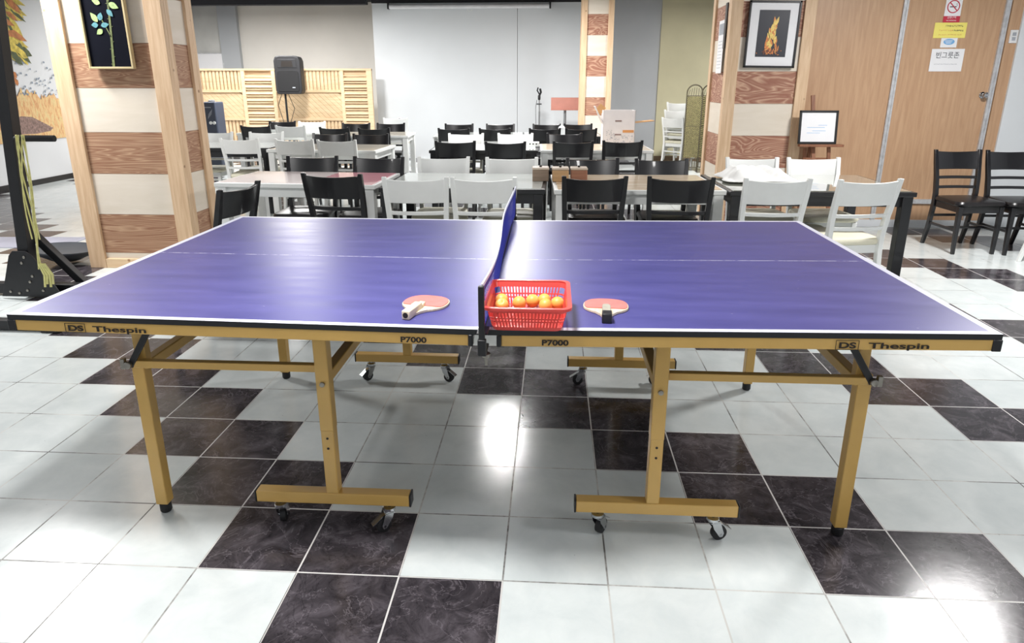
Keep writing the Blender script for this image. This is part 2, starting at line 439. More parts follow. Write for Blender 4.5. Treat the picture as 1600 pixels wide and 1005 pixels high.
# ------------------------------------------------------------------ pillars
def pillar(x0, x1, y0, y1, bounds, first_brown, label, sides, mats, sw=.1):
    """clad column: pine corner studs, stacked boards alternately brown and cream"""
    t = thing('pillar', label, 'pillar', ((x0 + x1) / 2, (y0 + y1) / 2, 0))
    ox, oy = (x0 + x1) / 2, (y0 + y1) / 2
    hx, hy = (x1 - x0) / 2, (y1 - y0) / 2; inset = .022
    zs = [0] + bounds + [CEIL]
    for k, (a, b) in enumerate(zip(zs, zs[1:])):
        brown = (k % 2 == (0 if first_brown else 1))
        z1 = min(b, CEIL)
        if z1 <= a: continue
        o = MB().span((-hx + inset, -hy + inset, a), (hx - inset, hy - inset, z1 - .002)).build('board', mats if brown else M['creamboard'], t, smooth=False)
        o['label'] = 'brown wood-grain board' if brown else 'cream board'
    for sx in (-1, 1):
        for sy in (-1, 1):
            cx = sx * (hx - sw / 2); cy = sy * (hy - .019)
            MB().span((cx - sw / 2, cy - .019, 0), (cx + sw / 2, cy + .019, CEIL)).build('corner_stud', M['pine'], t, bevel=.003)
            cy2 = sy * (hy - .038 - .03); cx2 = sx * (hx - .019)
            MB().span((cx2 - .019, cy2 - .03, 0), (cx2 + .019, cy2 + .03, CEIL)).build('side_stud', M['pine'], t, bevel=.003)
    b = MB().span((-hx + sw, -hy + .004, 0), (hx - sw, -hy + .03, .075))
    b.build('base_board', M['pinelight'], t, bevel=.003)
    return t
pillar(-3.49, -2.62, 3.30, 3.73, [.121, .426, .735, 1.042, 1.356, 1.663, 1.97, 2.28, 2.59], False, 'wood-clad pillar with brown and cream boards behind the left end of the blue table', 1, M['veneerA'], .13)
pillar(1.725, 2.485, 5.10, 5.86, [.30, .604, .907, 1.202, 1.494, 1.795, 2.10, 2.41, 2.7], True, 'wood-clad pillar with reddish and cream boards behind the white chairs beside the easel', 1, M['veneerB'], .105)
pillar(.545, 1.05, 9.8, 10.3, [.26, .57, .88, 1.165, 1.49, 1.80, 2.11, 2.42, 2.73], False, 'distant narrow wood-clad pillar in front of the far grey wall', 1, M['veneerB'], .09)

# ------------------------------------------------------------------ left mural
LX = -7.19
mu = thing('mural', 'autumn landscape painted on the left wall with golden tree and rust field', 'mural', (LX, 7.6, 0))
MY = Matrix(((0, 0, 1, 0), (1, 0, 0, 0), (0, 1, 0, 0), (0, 0, 0, 1)))   # polygon (y,z) -> wall plane
def wallpoly(name, polys, mat, x0, x1):
    m = MB()
    for p in polys: m.prism([(a - 7.6, b) for a, b in p], x0, x1, MY)
    return m.build(name, mat, mu, smooth=False)
rnd = random.Random(3)
top = []
yy = 9.6
while yy > 5.6:
    top.append((yy, 1.22 + rnd.uniform(-.05, .09) + .06 * math.sin(yy * 2))); yy -= rnd.uniform(.02, .05)
wallpoly('field', [[(5.6, .62), (9.6, .60)] + top], M['field'], .001, .003)
rock = [(7.15, .76), (7.3, .72), (7.75, .70), (8.05, .72), (8.12, .76), (7.95, .84), (7.75, .93), (7.55, .95), (7.3, .90), (7.18, .83)]
wallpoly('rock', [rock], M['muralrock'], .003, .005)
def blade(y, z, L, a, w):
    d = Vector((math.cos(a), math.sin(a))); n = Vector((-d.y, d.x)); p = Vector((y, z))
    q = [p, p + d * L * .3 + n * w * .5, p + d * L * .7 + n * w * .35, p + d * L, p + d * L * .65 - n * w * .4, p + d * L * .25 - n * w * .45]
    return [(v.x, v.y) for v in q]
A, B, D = [], [], []
for k in range(230):
    z = rnd.uniform(1.74, 2.80); y = rnd.uniform(6.9, 7.74 + .05 * math.sin(z * 11))
    (A if rnd.random() < .62 else B if rnd.random() < .5 else D).append(blade(y, z, rnd.uniform(.14, .34), rnd.uniform(-1.0, -.25), rnd.uniform(.06, .12)))
for k in range(26): D.append(blade(rnd.uniform(7.2, 7.58), rnd.uniform(1.42, 1.60), .10, rnd.uniform(-2, 0), .07))
def stack_polys(name, L, mat, base):
    m = MB()
    for i, p in enumerate(L): m.prism([(a - 7.6, b) for a, b in p], base + i * .00004, base + .0006 + i * .00004, MY)
    return m.build(name, mat, mu, smooth=False)
stack_polys('gold_foliage', A, M['muralleaf'], .004); stack_polys('green_foliage', B, M['muralgreen'], .0075); stack_polys('rust_foliage', D, M['muralorange'], .010)
dots = []
for k in range(120):
    y = rnd.uniform(7.3, 9.2); z = 1.22 + abs(rnd.gauss(0, .16)) * (1 if k % 4 else 2.4); r = rnd.uniform(.008, .018)
    dots.append([(y + r * math.cos(a * PI / 3), z + r * math.sin(a * PI / 3)) for a in range(6)])
stack_polys('blossom', dots, M['muralblue'], .004)

# ------------------------------------------------------------------ table tennis table (two rolling halves)
TT = .76
def tt_half(side, q, label, labels):
    """q: near-inner, near-outer, far-outer, far-inner corners seen from above (world x,y)"""
    t = thing('table_tennis_table', label, 'table tennis table', (sum(p[0] for p in q) / 4, sum(p[1] for p in q) / 4, 0), group=None)
    ox, oy = t.location.x, t.location.y
    P = [Vector((p[0] - ox, p[1] - oy)) for p in q]
    def at(u, v):      # u 0 = net side, 1 = outer end; v 0 = near, 1 = far
        return P[0] * (1 - u) * (1 - v) + P[1] * u * (1 - v) + P[2] * u * v + P[3] * (1 - u) * v
    us = [0, .0, 1 - .0165, 1]; us = [0, 1 - .0165, 1]; vsx = [0, .0145, .4985, .5015, 1 - .0145, 1]
    m = MB(); bm = m.bm
    g = [[bm.verts.new((*at(u, v), TT)) for v in vsx] for u in us]
    lo = [[bm.verts.new((*at(u, v), TT - .016)) for v in (0, 1)] for u in (0, 1)]
    for i in range(len(us) - 1):
        for j in range(len(vsx) - 1):
            f = bm.faces.new((g[i][j], g[i + 1][j], g[i + 1][j + 1], g[i][j + 1]))
            f.material_index = 1 if (i == 1 or j in (0, 4)) else (2 if j == 2 else 0)
    bm.faces.new((lo[0][0], lo[0][1], lo[1][1], lo[1][0])).material_index = 3
    bm.faces.new([g[i][0] for i in range(3)] + [lo[1][0], lo[0][0]]).material_index = 3
    bm.faces.new([g[i][5] for i in range(3)] + [lo[1][1], lo[0][1]]).material_index = 3
    bm.faces.new([g[0][j] for j in range(6)] + [lo[0][1], lo[0][0]]).material_index = 3
    bm.faces.new([g[2][j] for j in range(6)] + [lo[1][1], lo[1][0]]).material_index = 3
    m.build('table_top', [M['blue'], M['whiteline'], M['centreline'], M['blackplastic']], t, smooth=False)
    # gold apron, black corner caps
    def apron(name, a, b, ca, cb, z0=TT - .048, z1=TT - .0165, inset=.012):
        a, b = Vector((*a, 0)), Vector((*b, 0)); d = (b - a).normalized(); mid = Vector((0, (P[0].y + P[2].y) / 2, 0))
        n = Vector((-d.y, d.x, 0))
        if n.dot(Vector((0, 0, 0)) - (a + b) / 2) < 0: n = -n
        MB().bar(a + d * ca + n * inset + Vector((0, 0, (z0 + z1) / 2)), b - d * cb + n * inset + Vector((0, 0, (z0 + z1) / 2)), .022, z1 - z0, up=(0, 0, 1)).build(name, M['gold'], t, bevel=.0015)
    def Z(p): return (p.x, p.y)
    apron('apron', Z(P[0]), Z(P[1]), .043, .021); apron('apron', Z(P[3]), Z(P[2]), .043, .021)
    apron('apron', Z(P[1]), Z(P[2]), .03, .03); apron('apron', Z(P[0]), Z(P[3]), .03, .03, inset=.075)
    for u, v in ((0, 0), (1, 0), (0, 1), (1, 1)):
        c = at(u, v); e = at(.5, .5) - c
        su = 1 if e.x > 0 else -1; sv = 1 if e.y > 0 else -1
        off = .030 if u == 0 else 0.003
        cx = c.x + su * (off + .0065 if u == 0 else .0095); wid = .013 if u == 0 else .024
        MB().box((cx, c.y + sv * .011, TT - .0325), (wid, .028, .034)).build('corner_cap', M['blackplastic'], t, bevel=.003)
    # lettering on the near apron
    d = (P[1] - P[0]).normalized() if side > 0 else (P[0] - P[1]).normalized()
    start = P[0] if side > 0 else P[1]; ang = math.atan2(d.y, d.x); nrm = Vector((d.y, -d.x))
    def put(name, body, xw, size, sx, bold, z):
        s = (xw - ox - start.x) / d.x; p = start + d * s + nrm * .0016
        return text(name, body, M['darkink'], t, (p.x, p.y, z), size, (PI / 2, 0, ang), sx, bold)
    z = TT - .0425
    for nm, body, xw, size, sx, bold in labels: put(nm, body, xw, size, sx, bold, z)
    # outlined box round the two letters
    xw = labels[0][2] - .007; s0 = (xw - ox - start.x) / d.x
    fr = MB(); y0 = nrm * .0014
    a = start + d * s0 + y0; b = start + d * (s0 + .060) + y0
    for (p, r_, z0, z1) in ((a, b, z - .0048, z - .0048), (a, b, z + .0215, z + .0215)): fr.bar((*p, z0), (*r_, z1), .0012, .0012)
    for p in (a, b): fr.bar((*p, z - .0048), (*p, z + .0215), .0012, .0012)
    fr.build('logo_outline', M['darkink'], t, smooth=False)
    # undercarriage, local coordinates
    L = lambda x, y, z: (x - ox, y - oy, z)
    xo, xi = (-1.168, -.560) if side < 0 else (1.062, .455)
    b0, b1 = (-.812, -.313) if side < 0 else (.217, .720)
    if side < 0: ys = ((.272, .222), (1.357, 1.372))
    else: ys = ((.278, .226), (1.357, 1.372))
    for yo, yi in ys:
        lg = MB().bar(L(xo, yo, .57), L(xo, yo, .036), .04, .04, up=(0, 1, 0)); lg.bar(L(xo - side * .012, yo, TT - .03), L(xo - side * .012, yo, .53), .036, .03, up=(0, 1, 0))
        l = lg.build('outer_leg', M['gold'], t, bevel=.003)
        MB().lathe([(.015, 0), (.019, .006), (.019, .030), (.014, .036)], L(xo, yo, 0), 14).build('rubber_foot', M['rubberwheel'], l)
        MB().bar(L(xi, yi, .36), L(xi, yi, TT - .03), .042, .042, up=(0, 1, 0)).build('inner_leg', M['gold'], t, bevel=.003)
        lo_ = MB().bar(L(xi, yi, .137), L(xi, yi, .365), .040, .040, up=(0, 1, 0)).build('leg_extension', M['gold'], t, bevel=.003)
        for zz in (.30, .335): MB().lathe([(.004, 0), (.004, .0012)], (xi - ox, yi - oy - .0205, zz), 10, Rx).build('adjustment_hole', M['darkink'], lo_, smooth=False)
        fb = MB().bar(L(b0, yi, .117), L(b1, yi, .117), .04, .04).build('foot_bar', M['gold'], t, bevel=.003)
        cp = MB()
        for xx in (b0 - .0025, b1 + .0025): cp.box((xx - ox, yi - oy, .117), (.006, .042, .042))
        cp.build('end_cap', M['blackplastic'], fb, bevel=.002)
        MB().bar(L(xo, (yo + yi) / 2, .555), L(xi, (yo + yi) / 2, .555), .024, .024).build('side_rail', M['gold'], t, bevel=.002)
        near = yi < 1; s_ = -1 if near else 1
        bl = MB(); bl.lathe([(.008, 0), (.008, .006), (.004, .008)], L(xi, yi - .021, .52), 10, Rx); bl.build('bolt', M['steelbolt'], t)
        # folding strut, black, with its pivot knob
        st = MB().bar(L(xo - side * .10, yo - .035, TT - .035), L(xo + side * .012, yo - .035, .548), .02, .008, up=(0, 1, 0)).build('folding_strut', M['blackplastic'], t, bevel=.002)
        kn = MB(); kn.lathe([(.012, 0), (.012, .012), (.006, .014)], L(xo + side * .013, yo - .038, .555), 12, Rx); kn.box(L(xo + side * .03, yo - .038, .558), (.014, .016, .034))
        kn.build('pivot_knob', M['steelbolt'], st, bevel=.002)
        for ci, fx in enumerate((.14, .86)):
            x = b0 + (b1 - b0) * fx; caster(t, L(x, yi, 0), {(-1, 0): R(100), (-1, 1): R(215), (1, 0): R(55), (1, 1): R(15)}[(side, ci)] + (0 if near else 2.2), near)
    for xx in (xo, xi):
        MB().bar(L(xx, ys[0][0] if xx == xo else ys[0][1], .53), L(xx, ys[1][0], .53), .034, .034).build('cross_rail', M['gold'], t, bevel=.003)
    return t

def caster(parent, p, a, near):
    """swivel caster at floor point p; a = heading"""
    p = Vector(p); Rz = Matrix.Rotation(a, 3, 'Z'); W = lambda x, y, z: p + Rz @ Vector((x, y, z))
    f = MB(); f.lathe([(.006, .0), (.006, .012)], p + Vector((0, 0, .088)), 10); f.lathe([(.017, 0), (.02, .004), (.02, .012), (.012, .016)], p + Vector((0, 0, .072)), 14)
    for s in (-1, 1):
        q = [(-.010, .075), (.018, .075), (.034, .03), (.030, .018), (.020, .018), (-.002, .05)]
        vsn = [Vector((x, s * .015, z)) for x, z in q]
        a_ = [f.bm.verts.new(p + Rz @ v) for v in vsn]; b_ = [f.bm.verts.new(p + Rz @ (v + Vector((0, s * .002, 0)))) for v in vsn]
        f.bm.faces.new(a_); f.bm.faces.new(b_)
        for k in range(6): f.bm.faces.new((a_[k], a_[(k + 1) % 6], b_[(k + 1) % 6], b_[k]))
    f.bar(W(-.012, 0, .07), W(.02, 0, .07), .034, .003)
    fo = f.build('caster_fork', M['chrome'], parent)
    Mw = Rz @ Matrix.Rotation(PI / 2, 3, 'X')
    MB().lathe([(.018, -.011), (.0245, -.009), (.0255, 0), (.0245, .009), (.018, .011)], W(.024, 0, .0255), 22, Mw).build('wheel', M['rubberwheel'], fo)
    MB().lathe([(.005, -.017), (.008, -.014), (.008, .014), (.005, .017)], W(.024, 0, .0255), 12, Mw).build('axle', M['chrome'], fo)
    br = MB(); br.bar(W(.03, 0, .058), W(.062, 0, .036), .022, .0025, up=(0, 0, 1)); br.bar(W(.0, 0, .072), W(.032, 0, .058), .02, .0025)
    br.build('brake_pedal', M['chrome'], fo)

ttl = tt_half(-1, [(-.052, .060), (-1.428, .105), (-1.414, 1.591), (-.062, 1.572)], 'left half of the violet-blue table tennis table on gold legs and casters',
        [('lettering', 'DS', -1.248, .0225, 1.75, .0007), ('lettering', 'Thespin', -1.172, .0225, 2.25, .00045), ('lettering', 'P7000', -.282, .0215, 1.35, .0007)])
ttr = tt_half(1, [(-.048, .060), (1.318, .106), (1.310, 1.634), (-.058, 1.572)], 'right half of the violet-blue table tennis table with white paddle side edge and gold legs',
        [('lettering', 'DS', .893, .0225, 1.7, .0007), ('lettering', 'Thespin', .972, .0225, 2.25, .00045), ('lettering', 'P7000', .103, .0215, 1.35, .0007)])
ttr['label'] = 'right half of the violet-blue table tennis table, red basket standing on it'

# net
nt = thing('table_tennis_net', 'blue net with white top tape stretched between two black posts across the table', 'net', (-.052, .03, TT))
n0, n1 = Vector((0, 0, 0)), Vector((-.008, 1.64, 0))
def net_pt(v, z):    # gentle sideways wave and sag
    p = n0.lerp(n1, v); sag = -.018 * math.sin(PI * v) - .006 * math.sin(3 * PI * v)
    z = z * (.905 + .08 * v)
    return Vector((p.x + .010 * math.sin(2.2 * PI * v) * (.6 + z / .3), p.y, max(.004, z * 1.0 + sag * (z / .15))))
th = MB(); N = 96
for k in range(N + 1):
    v = k / N; th.tube([net_pt(v, z) for z in (.004, .05, .10, .146)], .0007, 4, caps=False)
for z in [.004 + .0118 * j for j in range(13)]:
    th.tube([net_pt(k / 40, z) for k in range(41)], .0007, 4, caps=False)
th.build('net_mesh', M['netblue'], nt)
def tape(za, zb, th_, name, mat):
    m = MB(); secs = []
    for k in range(41):
        a, b = net_pt(k / 40, za), net_pt(k / 40, zb)
        secs.append([a + Vector((-th_, 0, 0)), a + Vector((th_, 0, 0)), b + Vector((th_, 0, 0)), b + Vector((-th_, 0, 0))])
    m.sweep(secs).build(name, mat, nt)
tape(.140, .152, .0022, 'top_tape', M['nettape']); tape(.004, .010, .0012, 'bottom_hem', M['netblue']); tape(.120, .140, .0009, 'upper_band', M['netblue'])
for yy, s in ((-.022, 1), (1.665, -1)):
    xx = 0 if yy < 0 else -.008
    p = MB().box((xx, yy, .045), (.016, .014, .187)).build('post', M['blackplastic'], nt, bevel=.003)
    c = MB().box((xx, yy, -.030), (.022, .018, .045)).box((xx, yy + s * .04, -.0525), (.022, .085, .006)).box((xx, yy + s * .035, .004), (.03, .06, .005))
    c.build('clamp', M['blackplastic'], nt, bevel=.002)
    k = MB(); k.lathe([(.004, 0), (.004, .022), (.011, .024), (.012, .034), (.006, .038)], (xx + .008, yy + s * .03, -.093), 12)
    k.build('clamp_screw', M['steelbolt'], nt)

# red basket
bk = thing('plastic_basket', 'red slotted plastic basket of orange balls beside the net', 'basket', (.064, .153, TT))
def rect_ring(hx, hy, z, n=6, r=.02):
    pts = []
    for (cx, cy, a0) in ((hx - r, hy - r, 0), (-hx + r, hy - r, 90), (-hx + r, -hy + r, 180), (hx - r, -hy + r, 270)):
        for k in range(n + 1):
            a = R(a0 + 90 * k / n); pts.append(Vector((cx + r * math.cos(a), cy + r * math.sin(a), z)))
    return pts
BX0, BY0, BX1, BY1, BH = .092, .096, .108, .128, .074
def bdim(z): f = z / BH; return BX0 + (BX1 - BX0) * f, BY0 + (BY1 - BY0) * f
w = MB()
def band(z0, z1, t=.0016):
    a, b = bdim(z0), bdim(z1)
    o0 = rect_ring(a[0], a[1], z0); o1 = rect_ring(b[0], b[1], z1); i1 = rect_ring(b[0] - t, b[1] - t, z1, r=.02 - t); i0 = rect_ring(a[0] - t, a[1] - t, z0, r=.02 - t)
    n = len(o0); V = [[w.bm.verts.new(p) for p in q] for q in (o0, o1, i1, i0)]
    for j in range(4):
        for k in range(n): w.bm.faces.new((V[j][k], V[j][(k + 1) % n], V[(j + 1) % 4][(k + 1) % n], V[(j + 1) % 4][k]))
band(.001, .012); band(.028, .032); band(.038, .042); band(.058, .072)
for z0, z1, n in ((.012, .028, 20), (.032, .038, 20), (.042, .058, 20)):
    a, b = bdim(z0), bdim(z1)
    for k in range(n):
        f = -1 + 2 * k / (n - 1)
        for s in (-1, 1):
            w.bar((f * (a[0] - .018), s * (a[1] - .0008), z0 - .002), (f * (b[0] - .018), s * (b[1] - .0008), z1 + .002), .0042, .0016, up=(0, 1, 0))
            w.bar((s * (a[0] - .0008), f * (a[1] - .018), z0 - .002), (s * (b[0] - .0008), f * (b[1] - .018), z1 + .002), .0042, .0016, up=(1, 0, 0))
w.build('basket_wall', M['red'], bk, smooth=False)
rm = MB()
for (z, ex, zz) in ((.072, 0, .076),):
    a = bdim(.072); o0 = rect_ring(a[0] + .010, a[1] + .010, .068, r=.028); o1 = rect_ring(a[0] + .010, a[1] + .010, .0755, r=.028); i1 = rect_ring(a[0] - .002, a[1] - .002, .0755, r=.02); i0 = rect_ring(a[0] - .002, a[1] - .002, .073, r=.02); oo = rect_ring(a[0] + .008, a[1] + .008, .0735, r=.027); o2 = rect_ring(a[0] + .008, a[1] + .008, .068, r=.027)
    V = [[rm.bm.verts.new(p) for p in q] for q in (o0, o1, i1, i0, oo, o2)]; n = len(o0)
    for j in range(6):
        for k in range(n): rm.bm.faces.new((V[j][k], V[j][(k + 1) % n], V[(j + 1) % 6][(k + 1) % n], V[(j + 1) % 6][k]))
rm.build('rim', M['red'], bk, smooth=False)
fl = MB()
for k in range(19): fl.box((-.084 + .168 * k / 18, 0, .010), (.0046, .192, .002))
for k in range(17): fl.box((0, -.09 + .180 * k / 16, .010), (.182, .0046, .002))
fl.build('basket_bottom', M['red'], bk, smooth=False)
ball0 = None
BALLS = [(-.016, .226, 0), (-.012, .182, 0), (.036, .204, 0), (.074, .224, 0), (.108, .232, 0), (.112, .186, 0), (.146, .206, 0)]
BL = ['orange ball at the far left of the red basket', 'dented orange ball at the near left of the red basket', 'lower-left orange ball of the middle pair in the basket', 'upper-right orange ball of the middle pair in the basket', 'back orange ball of the right-hand three in the basket', 'front orange ball of the right-hand three in the basket', 'rightmost orange ball in the red basket']
for i, (x, y, z) in enumerate(BALLS):
    if ball0 is None:
        m = MB(); bmesh.ops.create_uvsphere(m.bm, u_segments=24, v_segments=16, radius=.0195); ball0 = b = m.build('ball', M['orange'])
    else: b = ball0.copy(); C.objects.link(b)
    b.location = (x, y, TT + .0112 + .0195); b.rotation_euler = (i, i * 2, 0)
    tag(b, BL[i], 'ball', 'orange balls in the red basket')
dm = ball0.data.copy(); db = [o for o in bpy.data.objects if o.get('label') == BL[1]][0]; db.data = dm; db.rotation_euler = (0, 0, 0)
for v in dm.vertices:
    q = v.co - Vector((-.004, -.010, .016)); 
    if q.length < .012: v.co -= v.co.normalized() * (.012 - q.length) * .7

# paddles
def paddle(loc, rz, label, w_, l_, grey):
    t = thing('paddle', label, 'paddle', loc, rz)
    def outline(k=1.0, cut=None):
        pts = []
        for i in range(40):
            a = 2 * PI * i / 40; e = 2.6
            x = math.copysign(abs(math.cos(a)) ** (2 / e), math.cos(a)) * w_ / 2 * k; y = math.copysign(abs(math.sin(a)) ** (2 / e), math.sin(a)) * l_ / 2 * k
            if y < 0: x *= 1 - .35 * (y / (l_ / 2)) ** 2
            pts.append((x, y))
        return pts
    MB().prism(outline(), .001, .008).build('blade', M['plywoodlight'], t, bevel=.001)
    top = [(x, max(y, -l_ * .22)) for x, y in outline(.955)]
    pl = []
    for p in top:
        if not pl or (Vector(p) - Vector(pl[-1])).length > 1e-4: pl.append(p)
    MB().prism(pl, .008, .0105).build('rubber_sheet', M['redrubber'], t)
    y0 = -l_ / 2
    nk = MB().prism([(-.034, y0 + .012), (.034, y0 + .012), (.018, y0 - .012), (.012, y0 - .03), (-.012, y0 - .03), (-.018, y0 - .012)], .001, .009)
    nk.build('neck', M['plywoodlight'], t, bevel=.001)
    h_ = MB(); h_.box((0, y0 - .026, .014), (.024, .091, .026)); h_.prism([(-.012, y0 + .018), (.012, y0 + .018), (.009, y0 + .05), (-.009, y0 + .05)], .008, .019)
    h = h_.build('handle', M['handlegrey'] if grey else M['plywoodlight'], t, bevel=.003)
    e = MB(); e.lathe([(.008, 0), (.008, .001)], (0, y0 - .0715, .014), 14, Rx)
    e.build('handle_hole', M['darkink'], h)
    if grey: MB().box((0, y0 - .056, .014), (.027, .036, .029)).build('grip_tape', M['rackblack'], h, bevel=.003)
    return t
paddle((-.246, .258, TT), R(-13), 'pale pink paddle with light wooden handle left of the net', .138, .135, False)
paddle((.288, .262, TT), R(-3), 'red paddle with grey taped handle right of the basket', .132, .125, True)

# ------------------------------------------------------------------ chairs
def make_chair(kind):
    """faces -Y; origin on the floor under the seat"""
    fm = M['black'] if kind == 'black' else M['white']; sm = M['black_seat'] if kind == 'black' else M['cream']
    t = thing('dining_chair', '', 'chair')
    # seat: rounded trapezoid cushion
    def outline(k, z, n=8):
        hx, hy, r = .205 * k, .205 * k, .06; pts = []
        for cx, cy, a0 in ((.185, .19, 0), (-.185, .19, 90), (-.205, -.19, 180), (.205, -.19, 270)):
            cx, cy = cx * k, cy * k; sx = 1 if cx > 0 else -1; sy = 1 if cy > 0 else -1
            for i in range(n + 1):
                a = R(a0 + 90 * i / n); pts.append(Vector((cx - sx * r + r * math.cos(a), cy - sy * r + r * math.sin(a), z)))
        return pts
    m = MB(); m.sweep([outline(.97, .405), outline(1.03, .415), outline(1.04, .43), outline(1.0, .445), outline(.8, .452)]); m.build('seat', sm, t)
    m = MB()
    for y in (-.165, .17): m.box((0, y, .378), (.34, .022, .055))
    for x in (-.165, .165): m.box((x, 0, .378), (.022, .32, .055))
    m.build('seat_frame', fm, t, bevel=.003)
    for s in (-1, 1):
        q = []   # back post: foot splayed back, kink at the seat, raked above
        for (y, z, hw, hd) in ((.255, 0, .013, .015), (.215, .16, .015, .018), (.188, .38, .016, .021), (.186, .47, .016, .020), (.205, .60, .016, .018), (.235, .72, .016, .016), (.262, .835, .014, .013)):
            x = s * (.172 + .022 * max(0, (z - .38) / .455))
            q.append([Vector((x - hw, y - hd, z)), Vector((x + hw, y - hd, z)), Vector((x + hw, y + hd, z)), Vector((x - hw, y + hd, z))])
        MB().sweep(q).build('back_post', fm, t, bevel=.003)
        q = []
        for (x, y, z, h) in ((.168, -.172, 0, .013), (.172, -.168, .2, .016), (.172, -.165, .405, .019)):
            q.append([Vector((s * x + a * h, y + b * h, z)) for a, b in ((-1, -1), (1, -1), (1, 1), (-1, 1))])
        MB().sweep(q).build('front_leg', fm, t, bevel=.003)
    def rail(name, z0, z1, bow, y0, y1, dip=0, th_=.009, parent=t, hw=.182):
        secs = []
        for k in range(13):
            f = -1 + 2 * k / 12; x = f * hw; c = bow * (1 - f * f)
            zt = z1 - dip * (1 - f * f); ya = y0 + c; yb = y1 + c
            secs.append([Vector((x, ya - th_, z0)), Vector((x, ya + th_, z0)), Vector((x, yb + th_, zt)), Vector((x, yb - th_, zt))])
        MB().sweep(secs).build(name, fm, parent, bevel=.003)
    rail('top_rail', .668, .822, .032, .222, .258, .010, hw=.186)
    rail('back_slat', .588, .612, .028, .204, .209, hw=.176)
    rail('back_slat', .505, .529, .026, .192, .196, hw=.174)
    m = MB()
    for s in (-1, 1): m.bar((s * .170, -.168, .20), (s * .172, .205, .20), .016, .022)
    m.bar((-.17, -.01, .20), (.17, -.01, .20), .018, .02); m.bar((-.17, .195, .27), (.17, .195, .27), .016, .022)
    m.build('stretcher', fm, t, bevel=.002)
    return t
proto = {'black': make_chair('black'), 'white': make_chair('white')}
used = {'black': False, 'white': False}
def chair(kind, x, y, deg, label, group=None, back=True, z=0.0):
    """x,y = middle of the top of the backrest; deg = heading (0 faces the camera)"""
    o = proto[kind] if not used[kind] else copy_tree(proto[kind]); used[kind] = True
    a = R(deg); off = Matrix.Rotation(a, 3, 'Z') @ Vector((0, .262, 0))
    o.location = (x - off.x, y - off.y, z); o.rotation_euler = (0, 0, a)
    tag(o, label, 'chair', group); return o
g1, g2, g3 = 'chairs at the front row of tables', 'chairs at the middle row of tables', 'chairs at the back row of tables'
